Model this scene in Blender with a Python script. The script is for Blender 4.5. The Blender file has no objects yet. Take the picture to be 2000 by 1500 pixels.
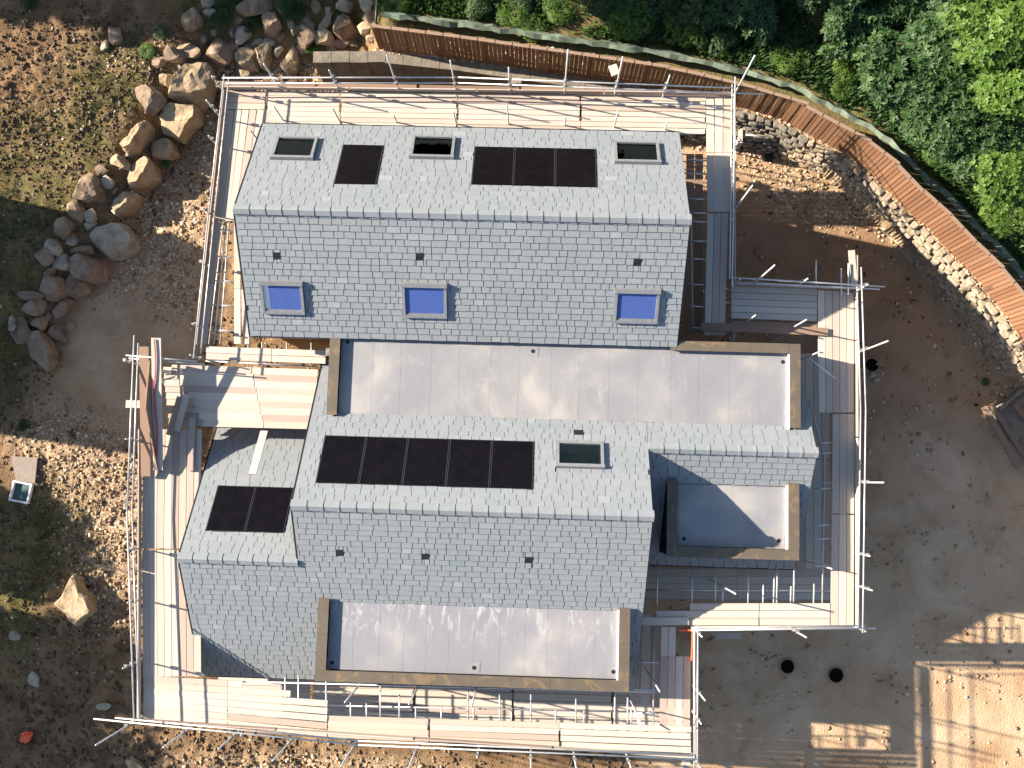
import bpy, bmesh, math, random
import numpy as np
from mathutils import Matrix, Vector
rnd = random.Random(7); nr = np.random.RandomState(11)
R = math.radians
scn = bpy.context.scene
C = scn.collection

# ------------------------------------------------------------------ camera
FPX, TILT, ROLL, YAW, CAMZ = 1800.0, 5.9, 1.1, 1.7, 29.2
def _cam():
    T, r, y = R(TILT), R(ROLL), R(YAW)
    Rx = np.array([[1,0,0],[0,math.cos(T),-math.sin(T)],[0,math.sin(T),math.cos(T)]])
    Ry = np.array([[math.cos(r),0,math.sin(r)],[0,1,0],[-math.sin(r),0,math.cos(r)]])
    Rz = np.array([[math.cos(y),-math.sin(y),0],[math.sin(y),math.cos(y),0],[0,0,1]])
    return Rz@Ry@Rx
RM = _cam()
def at(px, py, z):
    """place on the photograph (2000x1500) + real height -> point in metres; z=0 is the scaffold deck"""
    d = RM@np.array([(px-1000)/FPX, (750-py)/FPX, -1.0]); s = (z-CAMZ)/d[2]
    return np.array([d[0]*s, d[1]*s, z])
def proj(p):
    d = RM.T@(np.array(p, float)-np.array([0,0,CAMZ])); return 1000+FPX*d[0]/-d[2], 750-FPX*d[1]/-d[2]
cam = bpy.data.cameras.new('camera'); co = bpy.data.objects.new('camera', cam); C.objects.link(co)
cam.sensor_width = 36; cam.lens = 36*FPX/2000; cam.clip_end = 1000
m = Matrix([list(RM[i])+[0] for i in range(3)]+[[0,0,0,1]]); m.translation = (0,0,CAMZ)
co.matrix_world = m; scn.camera = co

# ------------------------------------------------------------------ light
TO_SUN = Vector((-1.94, 0.375, 1.0)).normalized()
ELEV = math.asin(TO_SUN.z); AZ = math.atan2(TO_SUN.x, TO_SUN.y)
w = bpy.data.worlds.new('World'); scn.world = w; w.use_nodes = True
nt = w.node_tree; sky = nt.nodes.new('ShaderNodeTexSky'); sky.sky_type = 'NISHITA'; sky.sun_disc = False
sky.sun_elevation = ELEV; sky.sun_rotation = AZ; sky.air_density = 1.0; sky.dust_density = 0.7
nt.links.new(sky.outputs[0], nt.nodes['Background'].inputs[0]); nt.nodes['Background'].inputs[1].default_value = 0.066
sl = bpy.data.lights.new('sun', 'SUN'); so = bpy.data.objects.new('sun', sl); C.objects.link(so)
sl.energy = 5.0; sl.angle = R(0.6); sl.color = (1.0, 0.875, 0.72)
so.rotation_euler = TO_SUN.to_track_quat('Z', 'Y').to_euler(); so.location = (-30, 6, 30)
vs = scn.view_settings; vs.view_transform = 'Standard'; vs.look = 'None'; vs.gamma = 1; vs.use_curve_mapping = False
vs.exposure = 1.75

# ------------------------------------------------------------------ helpers
class MB:
    def __init__(s): s.v=[]; s.f=[]; s.t=[]
    def add(s, vs_, fs, tint=0.5):
        o=len(s.v); s.v.extend([tuple(map(float,p)) for p in vs_]); s.f.extend([tuple(i+o for i in f) for f in fs]); s.t.extend([tint]*len(vs_))
    def box(s, a, b, tint=.5):
        x0,y0,z0=a; x1,y1,z1=b
        s.add([(x0,y0,z0),(x1,y0,z0),(x1,y1,z0),(x0,y1,z0),(x0,y0,z1),(x1,y0,z1),(x1,y1,z1),(x0,y1,z1)],
              [(3,2,1,0),(4,5,6,7),(0,1,5,4),(1,2,6,5),(2,3,7,6),(3,0,4,7)], tint)
    def obox(s, O, U, V, N, du, dv, dn, tint=.5):
        """box from O spanning du along U, dv along V, dn along N"""
        O,U,V,N=[np.array(q,float) for q in (O,U,V,N)]
        P=[O+U*a+V*b+N*c for c in (0,dn) for a,b in ((0,0),(du,0),(du,dv),(0,dv))]
        s.add(P,[(3,2,1,0),(4,5,6,7),(0,1,5,4),(1,2,6,5),(2,3,7,6),(3,0,4,7)],tint)
    def tube(s, a, b, r=.0242, n=8, tint=.5):
        a=Vector(a); b=Vector(b); d=(b-a).normalized(); u=d.orthogonal().normalized(); v=d.cross(u)
        P=[]
        for q in (a,b):
            for k in range(n):
                t=2*math.pi*k/n; P.append(q+u*(r*math.cos(t))+v*(r*math.sin(t)))
        F=[(k,(k+1)%n,n+(k+1)%n,n+k) for k in range(n)]+[tuple(range(n-1,-1,-1)),tuple(range(n,2*n))]
        s.add(P,F,tint)
    def mesh(s, name):
        me=bpy.data.meshes.new(name); me.from_pydata(s.v,[],s.f)
        a=me.attributes.new('tint','FLOAT','POINT'); a.data.foreach_set('value',np.array(s.t,dtype=np.float32)); me.update()
        return me
EMPT={}
def link(name, me, mat=None, parent=None, M=None):
    if mat and len(me.materials)==0: me.materials.append(mat)
    o=bpy.data.objects.new(name, me); C.objects.link(o)
    if M is not None: o.matrix_basis=M
    if parent is not None:
        o.parent=parent
        if parent.name in EMPT: o.matrix_parent_inverse=EMPT[parent.name].inverted()
    return o
def obj(name, mb, mat, parent=None, smooth=False):
    me=mb.mesh(name)
    if smooth: me.polygons.foreach_set('use_smooth',[True]*len(me.polygons))
    return link(name, me, mat, parent)
def thing(name, label, cat, loc=(0,0,0), group=None):
    o=bpy.data.objects.new(name,None); C.objects.link(o); o.location=loc; o.empty_display_size=.3
    EMPT[o.name]=Matrix.Translation(Vector(loc)); tag(o,label,cat,group); return o
def tag(o,label,cat,group=None):
    o['label']=label; o['category']=cat
    if group: o['group']=group
    return o
def struct(o): o['kind']='structure'; return o
def stuff(o): o['kind']='stuff'; return o

# ------------------------------------------------------------------ materials
class NT:
    def __init__(s,name,rough=.8,spec=.3,metal=0):
        s.m=bpy.data.materials.new(name); s.m.use_nodes=True; s.t=s.m.node_tree; s.n=s.t.nodes; s.l=s.t.links
        s.b=s.n['Principled BSDF']; s.b.inputs['Roughness'].default_value=rough
        s.b.inputs['Specular IOR Level'].default_value=spec; s.b.inputs['Metallic'].default_value=metal
        s.tc=s.n.new('ShaderNodeTexCoord'); s.geo=s.n.new('ShaderNodeNewGeometry')
    def noise(s,scale,detail=5,rough=.6,vec=None,stretch=None,dist=0):
        n=s.n.new('ShaderNodeTexNoise'); n.inputs['Scale'].default_value=scale; n.inputs['Detail'].default_value=detail
        n.inputs['Roughness'].default_value=rough; n.inputs['Distortion'].default_value=dist
        vec=vec or s.geo.outputs['Position']
        if stretch:
            mp=s.n.new('ShaderNodeMapping'); mp.inputs['Scale'].default_value=stretch; s.l.new(vec,mp.inputs[0]); vec=mp.outputs[0]
        s.l.new(vec,n.inputs['Vector']); return n.outputs[0]
    def voro(s,scale,feature='F1',out=0):
        n=s.n.new('ShaderNodeTexVoronoi'); n.feature=feature; n.inputs['Scale'].default_value=scale
        s.l.new(s.geo.outputs['Position'],n.inputs['Vector']); return n.outputs[out]
    def ramp(s,fac,stops,interp='LINEAR'):
        n=s.n.new('ShaderNodeValToRGB'); e=n.color_ramp.elements; n.color_ramp.interpolation=interp
        while len(e)<len(stops): e.new(.5)
        for k,(p,c) in enumerate(stops):
            e[k].position=p; e[k].color=(*c,1) if len(c)==3 else c
        s.l.new(fac,n.inputs[0]); return n.outputs[0]
    def g(s,fac,a,b): return s.ramp(fac,[(a,(0,0,0)),(b,(1,1,1))])
    def mix(s,fac,a,b,mode='MIX'):
        n=s.n.new('ShaderNodeMix'); n.data_type='RGBA'; n.blend_type=mode
        for i,v in ((0,fac),(6,a),(7,b)):
            if isinstance(v,(int,float)): n.inputs[i].default_value=v
            elif isinstance(v,tuple): n.inputs[i].default_value=(*v,1)
            else: s.l.new(v,n.inputs[i])
        return n.outputs[2]
    def math(s,op,a,b):
        n=s.n.new('ShaderNodeMath'); n.operation=op
        for i,v in ((0,a),(1,b)):
            if isinstance(v,(int,float)): n.inputs[i].default_value=v
            else: s.l.new(v,n.inputs[i])
        return n.outputs[0]
    def attr(s,name):
        n=s.n.new('ShaderNodeAttribute'); n.attribute_name=name; return n.outputs['Fac']
    def rand(s):
        n=s.n.new('ShaderNodeObjectInfo'); return n.outputs['Random']
    def bump(s,h,strength=.5,dist=.02):
        n=s.n.new('ShaderNodeBump'); n.inputs['Strength'].default_value=strength; n.inputs['Distance'].default_value=dist
        s.l.new(h,n.inputs['Height']); s.l.new(n.outputs[0],s.b.inputs['Normal'])
    def col(s,c):
        if isinstance(c,tuple): s.b.inputs['Base Color'].default_value=(*c,1)
        else: s.l.new(c,s.b.inputs['Base Color'])
        return s.m

def mk_slate():
    s=NT('slate',.62,.45); t=s.attr('tint')
    c=s.ramp(t,[(0,(.185,.204,.224)),(.45,(.208,.227,.247)),(.8,(.226,.244,.262)),(1,(.27,.285,.30))])
    n=s.noise(9,6,.65); c=s.mix(.35,c,s.ramp(n,[(.3,(.155,.17,.182)),(.7,(.27,.285,.292))]))
    n2=s.noise(.7,4); c=s.mix(s.g(n2,.45,.75),c,s.mix(1,c,(.9,.97,.95),'MULTIPLY'))
    s.bump(s.noise(45,6,.7),.25,.006); return s.col(c)
def mk_grp():
    s=NT('grey_membrane',.45,.5)
    n=s.noise(.55,6,.55,dist=.6); c=s.ramp(n,[(.25,(.182,.188,.205)),(.45,(.212,.216,.230)),(.56,(.245,.243,.245)),(.72,(.37,.345,.32))])
    n=s.noise(2.6,7,.7,stretch=(1,.35,1)); c=s.mix(s.g(n,.56,.8),c,(.34,.32,.305))
    n=s.noise(40,3); c=s.mix(.2,c,s.ramp(n,[(.3,(.165,.168,.182)),(.7,(.28,.278,.285))]))
    n=s.noise(5,3); c=s.mix(s.g(n,.66,.72),c,(.30,.27,.25))
    s.l.new(s.ramp(s.noise(1.2,4),[(.3,(.3,)*3),(.7,(.6,)*3)]),s.b.inputs['Roughness'])
    s.bump(s.noise(6,4),.15,.01); return s.col(c)
def mk_streak():
    s=NT('streaked_membrane',.4,.5)
    n=s.noise(.6,5,.55); c=s.ramp(n,[(.25,(.180,.188,.212)),(.5,(.210,.216,.236)),(.62,(.25,.247,.256)),(.76,(.35,.325,.305))])
    n=s.noise(2.2,8,.75,stretch=(1.6,.55,1),dist=1.3)
    pos=s.n.new('ShaderNodeSeparateXYZ'); s.l.new(s.geo.outputs['Position'],pos.inputs[0])
    fade=s.n.new('ShaderNodeMapRange'); fade.inputs[1].default_value=-5.2; fade.inputs[2].default_value=-3.9; s.l.new(pos.outputs[1],fade.inputs[0])
    k=s.math('MULTIPLY',s.g(n,.52,.60),fade.outputs[0]); k=s.math('MULTIPLY',k,.95)
    c=s.mix(k,c,(.42,.41,.42)); n=s.noise(40,3); c=s.mix(.15,c,s.ramp(n,[(.3,(.17,.17,.19)),(.7,(.28,.27,.28))]))
    s.bump(s.noise(6,4),.15,.01); return s.col(c)
def mk_coping():
    s=NT('bronze_coping',.45,.4,.1)
    n=s.noise(1.1,4,.5,dist=1.5); c=s.ramp(n,[(.3,(0.102,0.084,0.062)),(.56,(0.123,0.100,0.074)),(.62,(.22,.145,.075)),(.66,(0.119,0.098,0.072))])
    n=s.noise(14,4); c=s.mix(.25,c,s.ramp(n,[(.3,(0.082,0.068,0.051)),(.7,(0.139,0.115,0.086))])); return s.col(c)
def mk_wood(name,stops,red=.0):
    s=NT(name,.85,.15)
    ob=s.tc.outputs['Object']; r=s.rand()
    add=s.n.new('ShaderNodeVectorMath'); add.operation='ADD'; s.l.new(ob,add.inputs[0])
    cr=s.n.new('ShaderNodeCombineXYZ'); s.l.new(s.math('MULTIPLY',r,50),cr.inputs[1]); s.l.new(cr.outputs[0],add.inputs[1])
    g=s.noise(3,6,.7,vec=add.outputs[0],stretch=(1.2,9,1)); base=s.ramp(r,stops)
    c=s.mix(.30,base,s.mix(1,base,s.ramp(g,[(.3,(.62,.58,.55)),(.65,(1.2,1.17,1.13))]),'MULTIPLY'))
    n=s.noise(2.3,5,.7); c=s.mix(s.g(n,.60,.78),c,s.mix(1,c,(.84,.78,.74),'MULTIPLY'))
    n=s.noise(7,3,.6); c=s.mix(s.g(n,.74,.80),c,(.2,.16,.13))
    s.bump(g,.3,.006); return s.col(c)
def mk_metal(name,c0,c1,rough=.45,metal=.55):
    s=NT(name,rough,.5,metal); n=s.noise(5,4); return s.col(s.ramp(n,[(.3,c0),(.7,c1)]))
def mk_plain(name,c,rough=.7,spec=.3,metal=0,var=.15,scale=8):
    s=NT(name,rough,spec,metal); n=s.noise(scale,5)
    a=tuple(q*(1-var) for q in c); b=tuple(min(1,q*(1+var)) for q in c); s.bump(n,.1,.01)
    return s.col(s.ramp(n,[(.3,a),(.7,b)]))
def mk_rock(name,stops,moss=.0):
    s=NT(name,.9,.2); ob=s.tc.outputs['Object']
    n=s.noise(2.2,8,.62,dist=.5); c=s.ramp(n,stops)
    n2=s.noise(16,6,.7); c=s.mix(.35,c,s.mix(1,c,s.ramp(n2,[(.3,(.5,.48,.45)),(.7,(1.4,1.4,1.4))]),'MULTIPLY'))
    if moss:
        n3=s.noise(3.3,5,.6); c=s.mix(s.math('MULTIPLY',s.g(n3,.52,.66),moss),c,(.085,.09,.04))
    s.bump(s.noise(7,8,.7),.7,.05); return s.col(c)
def mk_leaf(name,stops,trans=.35):
    s=NT(name,.5,.35); t=s.attr('tint'); c=s.ramp(t,stops); s.col(c)
    tr=s.n.new('ShaderNodeBsdfTranslucent'); s.l.new(s.mix(1,c,(1.5,1.7,.6),'MULTIPLY'),tr.inputs[0])
    mx=s.n.new('ShaderNodeMixShader'); mx.inputs[0].default_value=trans
    s.l.new(s.b.outputs[0],mx.inputs[1]); s.l.new(tr.outputs[0],mx.inputs[2]); s.l.new(mx.outputs[0],s.n['Material Output'].inputs[0])
    return s.m
def mk_ground():
    s=NT('soil',.95,.15)
    n=s.noise(1.1,8,.65,dist=.4)
    soil=s.ramp(n,[(.25,(0.095,0.056,0.030)),(.45,(0.169,0.106,0.056)),(.6,(0.243,0.154,0.083)),(.8,(0.351,0.228,0.130))])
    yard=s.ramp(s.noise(.45,8,.6,dist=.6),[(.3,(0.325,0.197,0.107)),(.43,(0.430,0.286,0.172)),(.55,(0.476,0.332,0.208)),(.7,(0.558,0.404,0.268))])
    yard=s.mix(s.math('MULTIPLY',s.attr('brown'),.8),yard,s.ramp(s.noise(.9,7,.6),[(.3,(.15,.085,.042)),(.7,(.25,.155,.088))]))
    c=s.mix(s.attr('yard'),soil,yard)
    vc=s.voro(17,out=1); sep=s.n.new('ShaderNodeSeparateColor'); s.l.new(vc,sep.inputs[0])
    grav=s.ramp(sep.outputs[0],[(0,(0.175,0.120,0.075)),(.4,(0.325,0.228,0.144)),(.75,(0.450,0.336,0.218)),(1,(0.600,0.492,0.368))])
    gm=s.math('MULTIPLY',s.attr('gravel'),s.g(s.noise(1.8,6,.7),.3,.55)); c=s.mix(gm,c,grav)
    gr=s.ramp(s.noise(5,7,.7),[(.3,(0.061,0.058,0.022)),(.5,(0.115,0.106,0.040)),(.7,(0.203,0.156,0.065))])
    c=s.mix(s.math('MULTIPLY',s.attr('grass'),s.g(s.noise(2.2,6,.7),.32,.55)),c,gr)
    damp=s.noise(.8,5,.6); c=s.mix(s.math('MULTIPLY',s.g(damp,.55,.75),.45),c,s.mix(1,c,(.55,.52,.5),'MULTIPLY'))
    n3=s.noise(60,4,.7); c=s.mix(.5,c,s.mix(1,c,s.ramp(n3,[(.3,(.5,.5,.5)),(.7,(1.5,1.5,1.5))]),'MULTIPLY'))
    spk=s.voro(9,out=0); c=s.mix(s.math('MULTIPLY',s.ramp(spk,[(.07,(1,1,1)),(.11,(0,0,0))]),.5),c,(.42,.37,.31))
    h=s.math('ADD',s.math('MULTIPLY',s.noise(18,8,.75),1.0),s.math('MULTIPLY',s.voro(17),.5))
    s.bump(h,.65,.05); return s.col(c)
M={}
M['slate']=mk_slate(); M['grp']=mk_grp(); M['streak']=mk_streak(); M['coping']=mk_coping()
M['board']=mk_wood('pale_board',[(0,(.40,.34,.285)),(.3,(.50,.445,.375)),(.6,(.46,.42,.38)),(.8,(.41,.325,.27)),(.9,(.36,.29,.25)),(1,(.54,.48,.41))])
M['oldboard']=mk_wood('brown_board',[(0,(.17,.115,.085)),(.5,(.22,.155,.115)),(1,(.27,.185,.135))])
M['fence']=mk_wood('orange_timber',[(0,(.20,.105,.060)),(.5,(.25,.132,.075)),(1,(.30,.168,.10))])
M['clad']=mk_wood('cladding_timber',[(0,(.30,.19,.09)),(1,(.38,.25,.13))])
M['tube']=mk_metal('galvanised_tube',(.42,.42,.43),(.62,.62,.62),.42,.35)
M['coupler']=mk_metal('coupler_steel',(.16,.15,.14),(.32,.30,.27),.55,.4)
M['wall']=mk_plain('house_wall',(.20,.15,.10),.9)
M['dark']=mk_plain('dark_underlay',(.03,.032,.036),.9)
M['frame']=mk_plain('grey_frame',(.20,.21,.22),.45,.4,.1)
M['pframe']=mk_plain('panel_frame',(.05,.048,.05),.5); M['hole_shade']=mk_plain('painted_hole_shade',(.006,.005,.005),.95,.05)
M['black']=mk_plain('black_vent',(.012,.013,.018),.5,.4)
M['film']=mk_plain('blue_film',(.055,.095,.29),.35,.4,0,.08)
M['sun_strip']=mk_plain('sunlit_strip',(.75,.72,.68),.7)
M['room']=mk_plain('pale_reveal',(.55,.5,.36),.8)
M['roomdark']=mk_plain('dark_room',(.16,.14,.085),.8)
M['white']=mk_plain('white_frame_lit_upstand',(.7,.7,.7),.4)
M['teal']=mk_plain('teal_liner',(.05,.11,.11),.5)
M['ply']=mk_plain('plywood',(.24,.20,.17),.85)
M['orange']=mk_plain('orange_plastic',(.75,.10,.03),.45,.5,0,.3,20)
M['red']=mk_plain('red_tape',(.6,.07,.06),.6)
M['pipe']=mk_plain('grey_pipe',(.22,.22,.21),.5)
M['paint']=mk_plain('yellow_paint',(.55,.5,.1),.5)
M['geotextile']=mk_plain('geotextile',(.14,.18,.135),.8,.2,0,.5,3)
M['concrete']=mk_rock('concrete',[(.3,(.13,.115,.095)),(.5,(.18,.16,.13)),(.7,(.23,.20,.165))],.15)
M['tanrock']=mk_rock('tan_sandstone',[(.28,(.20,.14,.08)),(.45,(.33,.245,.155)),(.62,(.42,.33,.22)),(.78,(.30,.26,.19))],.2)
M['brownrock']=mk_rock('brown_sandstone',[(.28,(0.157,0.110,0.078)),(.45,(0.235,0.168,0.120)),(.62,(0.314,0.236,0.170)),(.78,(0.224,0.173,0.129))],.3)
M['greyrock']=mk_rock('grey_sandstone',[(.28,(0.187,0.165,0.129)),(.45,(0.297,0.263,0.202)),(.62,(0.396,0.350,0.276)),(.78,(0.275,0.216,0.156))],.1)
M['wallstone']=mk_rock('pale_wall_stone',[(.3,(.25,.195,.135)),(.5,(.38,.31,.225)),(.7,(.47,.40,.30))],.08)
M['greystone']=mk_rock('grey_wall_stone',[(.3,(.14,.125,.105)),(.5,(.20,.18,.15)),(.7,(.26,.235,.20))],.25)
M['leaf']=mk_leaf('dark_leaf',[(0,(.020,.046,.015)),(.5,(.042,.090,.028)),(1,(.085,.155,.045))])
M['leafb']=mk_leaf('bright_leaf',[(0,(.05,.11,.016)),(.5,(.10,.18,.028)),(1,(.16,.24,.05))])
M['grass']=mk_leaf('grass_blade',[(0,(.05,.060,.02)),(.5,(.105,.115,.04)),(1,(.20,.175,.08))],.25)
M['bark']=mk_plain('bark',(.07,.05,.035),.95)
M['soil']=mk_ground()
def mk_panel():
    s=NT('solar_glass',.35,.05); 
    c=s.ramp(s.noise(3,4),[(.3,(.004,.0035,.005)),(.7,(.007,.006,.008))])
    sx=s.n.new('ShaderNodeSeparateXYZ'); s.l.new(s.geo.outputs['Position'],sx.inputs[0])
    return s.col(c)
M['panel']=mk_panel()
def mk_glass():
    s=NT('roof_window_glass',.03,.5); s.b.inputs['Transmission Weight'].default_value=0
    gl=s.n.new('ShaderNodeBsdfGlossy'); gl.inputs[1].default_value=.02; tr=s.n.new('ShaderNodeBsdfTransparent'); tr.inputs[0].default_value=(.86,.9,.86,1)
    fr=s.n.new('ShaderNodeFresnel'); fr.inputs[0].default_value=1.3; mx=s.n.new('ShaderNodeMixShader')
    s.l.new(fr.outputs[0],mx.inputs[0]); s.l.new(tr.outputs[0],mx.inputs[1]); s.l.new(gl.outputs[0],mx.inputs[2]); s.l.new(mx.outputs[0],s.n['Material Output'].inputs[0]); return s.m
M['glass']=mk_glass()

# ------------------------------------------------------------------ terrain
G=-4.5; FB=-2.5; LEDGE=1.25
def path_px(pts,z): return np.array([at(a,b,z)[:2] for a,b in pts])
BANK=path_px([(-150,900),(20,740),(110,640),(215,520),(290,410),(345,300),(395,215),(430,150),(560,128),(690,108)],G)
FENCE_PX=[(744,96),(895,115),(1000,130),(1105,145),(1262,168),(1350,186),(1433,206),(1524,233),(1597,273),(1650,301),(1702,340),(1748,388),(1807,441),(1860,497),(1895,530),(1947,592),(1996,662),(2100,800),(2260,1010)]
FEN=path_px(FENCE_PX,FB)
W2_PX=[(1330,272),(1390,280),(1436,287),(1500,297),(1564,318),(1617,342),(1660,380),(1705,425),(1750,460),(1797,504),(1850,570),(1900,628),(1976,730),(1996,756)]
W2=path_px(W2_PX,G)
def sdist(X,Y,path):
    best=np.full(X.shape,1e9); sg=np.ones(X.shape)
    for (a,b) in zip(path[:-1],path[1:]):
        d=b-a; L=d@d; t=np.clip(((X-a[0])*d[0]+(Y-a[1])*d[1])/L,0,1)
        dx=X-(a[0]+t*d[0]); dy=Y-(a[1]+t*d[1]); q=np.hypot(dx,dy); c=d[0]*dy-d[1]*dx
        k=q<best; best=np.where(k,q,best); sg=np.where(k,np.sign(c),sg)
    return best*sg
def sm(x,a,b): t=np.clip((x-a)/(b-a),0,1); return t*t*(3-2*t)
def vnoise(X,Y,s,seed):
    x=X*s+seed*17.3; y=Y*s+seed*9.1; xi=np.floor(x).astype(int); yi=np.floor(y).astype(int); fx=x-xi; fy=y-yi
    fx=fx*fx*(3-2*fx); fy=fy*fy*(3-2*fy)
    def h(a,b):
        n=(a*374761393+b*668265263+seed*1274126177)&0x7fffffff; n=((n^(n>>13))*1274126177)&0x7fffffff
        return (n^(n>>16)).astype(float)%1000/1000.
    return (h(xi,yi)*(1-fx)+h(xi+1,yi)*fx)*(1-fy)+(h(xi,yi+1)*(1-fx)+h(xi+1,yi+1)*fx)*fy
def fbm(X,Y,s,seed,o=4):
    r=0;a=1;t=0
    for k in range(o): r=r+a*vnoise(X,Y,s*2**k,seed+k); t+=a; a*=.55
    return r/t
def blob(X,Y,px,py,rx,ry,ang=0,z=G):
    c=at(px,py,z); a=R(ang); dx=X-c[0]; dy=Y-c[1]; u=dx*math.cos(a)+dy*math.sin(a); v=-dx*math.sin(a)+dy*math.cos(a)
    return np.clip(1.4-np.hypot(u/(rx/52),v/(ry/52)),0,1)
def masks(X,Y):
    db=sdist(X,Y,BANK); df=sdist(X,Y,FEN); dw=sdist(X,Y,W2)
    west=(X<FEN[0][0]-.2)
    gravel=np.zeros(X.shape)
    for a in ((350,430,110,90,40),(150,900,130,90,-30),(210,1040,90,150,0),(250,980,90,120,0),(620,1500,260,26,0),(560,150,330,30,0),(900,160,200,25,0),(430,330,60,120,20),(1560,360,140,60,-25),(340,560,60,70,0),(290,520,110,40,40)):
        gravel=np.maximum(gravel,blob(X,Y,*a))
    gravel=np.maximum(gravel,((dw>-.35)&(df<0)&(X>4.5)).astype(float)*.9)
    grass=np.zeros(X.shape)
    for a in ((90,400,150,160,0),(20,520,100,200,0),(180,290,120,90,30),(270,150,110,60,0),(20,640,60,160,0),(80,1060,90,130,0),(30,1180,60,100,0),(240,200,100,80,0)):
        grass=np.maximum(grass,blob(X,Y,*a))
    grass=np.where(west,np.maximum(grass,sm(Y,15.8,17.2)*sm(X,-15,-12)*.9),np.maximum(grass*(df<-3),(df>.1)*1.))
    yard=np.maximum(((X>4)*1.)*(dw<0),np.where(X<-8,.75*np.clip(blob(X,Y,265,660,150,240,-12)*1.3,0,1),0))
    return db,df,dw,west,gravel,grass,yard
def height(X,Y):
    X=np.asarray(X,float);Y=np.asarray(Y,float)
    db,df,dw,west,gravel,grass,yard=masks(X,Y)
    ew=1-sm(X,FEN[0][0]-1.2,FEN[0][0]+.2)
    hb=.95*sm(db,-.1,1.9)*sm(Y,-3.5,2.5)+np.clip(db,0,12)*.05
    hf=np.where(df>-.12,FB-G+np.clip(df,0,14)*.09,0)+np.where((dw>.14)&(df<=-.12)&(X>4.0),LEDGE,0)
    h=G+hb*ew+hf*(1-ew)
    rough=np.clip(.35+.9*ew+.6*(X<-8)-.0*yard,0,1.2)
    rough=np.where((yard>.5)&(X>0),.28,rough)
    churn=blob(X,Y,70,190,190,130,0)+blob(X,Y,140,1350,160,160,0)*.6+blob(X,Y,480,1500,250,50,0)*.8
    n=fbm(X,Y,1.1,3,4)-.5; f=fbm(X,Y,4.5,8,3)-.5
    rd=1-np.abs(2*fbm(X*.8+Y*.5,Y*1.1,3.6,21,4)-1)
    return h+.16*n*rough+.07*f*rough+churn*.24*(rd-.7)+gravel*.05*f
def hz(x,y): return float(height(np.array([x]),np.array([y]))[0])
def axis(lo,hi,st,far):
    inner=np.arange(lo,hi+st/2,st); out=[]; d=st
    p=hi; right=[]
    while p<far: d*=1.35; p+=d; right.append(p)
    p=lo; d=st; left=[]
    while p>-far: d*=1.35; p-=d; left.append(p)
    return np.array(left[::-1]+list(inner)+right)
xs=axis(-22.5,19.5,.09,160); ys=axis(-12,20,.09,160)
GX,GY=np.meshgrid(xs,ys); GZ=height(GX,GY)
nx,ny=len(xs),len(ys); idx=np.arange(nx*ny).reshape(ny,nx)
quads=np.stack([idx[:-1,:-1],idx[:-1,1:],idx[1:,1:],idx[1:,:-1]],-1).reshape(-1,4)
me=bpy.data.meshes.new('ground'); me.vertices.add(nx*ny); me.vertices.foreach_set('co',np.stack([GX,GY,GZ],-1).reshape(-1).astype(np.float32))
me.loops.add(quads.size); me.loops.foreach_set('vertex_index',quads.reshape(-1).astype(np.int32)); me.polygons.add(len(quads))
me.polygons.foreach_set('loop_start',np.arange(0,quads.size,4,dtype=np.int32)); me.polygons.foreach_set('use_smooth',np.ones(len(quads),dtype=bool)); me.update()
db,df,dw,west,gravel,grass,yard=masks(GX,GY)
brown=blob(GX,GY,1600,540,330,330,0)
for nm,a in (('brown',brown),('gravel',gravel),('grass',grass),('yard',yard)):
    at_=me.attributes.new(nm,'FLOAT','POINT'); at_.data.foreach_set('value',a.reshape(-1).astype(np.float32))
struct(link('ground',me,M['soil']))

# ------------------------------------------------------------------ house
P_=.665
house=thing('house','grey slate roofed house with solar panels and flat roof sections inside the scaffold','house',(-2,2,G))
U=dict(x0=-8.78,x1=4.40,yn=10.97,yr=7.55,ys=4.18,ze=1.1,zr=3.3)
MR=dict(x0=-6.78,x1=3.52,yr=-.93,zr=2.78,ys=-6.55,yn=4.05)
WR=dict(x0=-10.35,x1=-6.78,yr=-2.62)
ER=dict(x0=3.52,x1=8.55,yr=1.05,zr=2.78-.665*1.98,ys=-2.6,yn=4.05)
zm=lambda y:MR['zr']-P_*abs(y-MR['yr'])
WR['zr']=zm(WR['yr'])
FZN,FZS,FZE=.93,.84,.76
walls=MB()
walls.box((-8.45,4.45,G),(4.1,10.7,1.0)); walls.box((-6.5,-6.2,G),(3.25,4.45,-1.1)); walls.box((-10.05,-6.2,G),(-6.5,1.2,-1.35)); walls.box((3.25,-2.3,G),(8.25,4.45,-1.2))
wo=obj('wall',walls,M['wall'],house)
# vertical cladding battens on the upper house south wall and gables
for i in range(26):
    x=-8.42+i*.085*1.0
    b=MB(); b.box((x,4.41,-2.5),(x+.055,4.447,1.0)); obj('cladding_board',b,M['clad'],wo)
def px_on(px,py,y0,z0,s):
    """point where the view ray meets the roof plane z=z0+s*(y-y0)"""
    d=RM@np.array([(px-1000)/FPX,(750-py)/FPX,-1.0]); k=(z0-s*y0-CAMZ)/(d[2]-s*d[1]); return np.array([d[0]*k,d[1]*k,CAMZ+d[2]*k])
slate_u=[]
unit=[]; unitn=[]
for k in range(16):
    mb=MB(); j=[rnd.uniform(-.03,.03) for _ in range(4)]; tk=.031 if k<8 else .015
    mb.add([(0,j[0],0),(1,j[1],0),(1,1,0),(0,1,0),(.0,j[0],tk),(1,j[1],tk),(1,1,.006),(0,1,.006)],[(4,5,6,7),(0,1,5,4),(1,2,6,5),(3,0,4,7)],.1+.8*(k%8)/7)
    me_=mb.mesh('slate'); me_.materials.append(M['slate']); (unit if k<8 else unitn).append(me_)
roofs=[]
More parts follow.
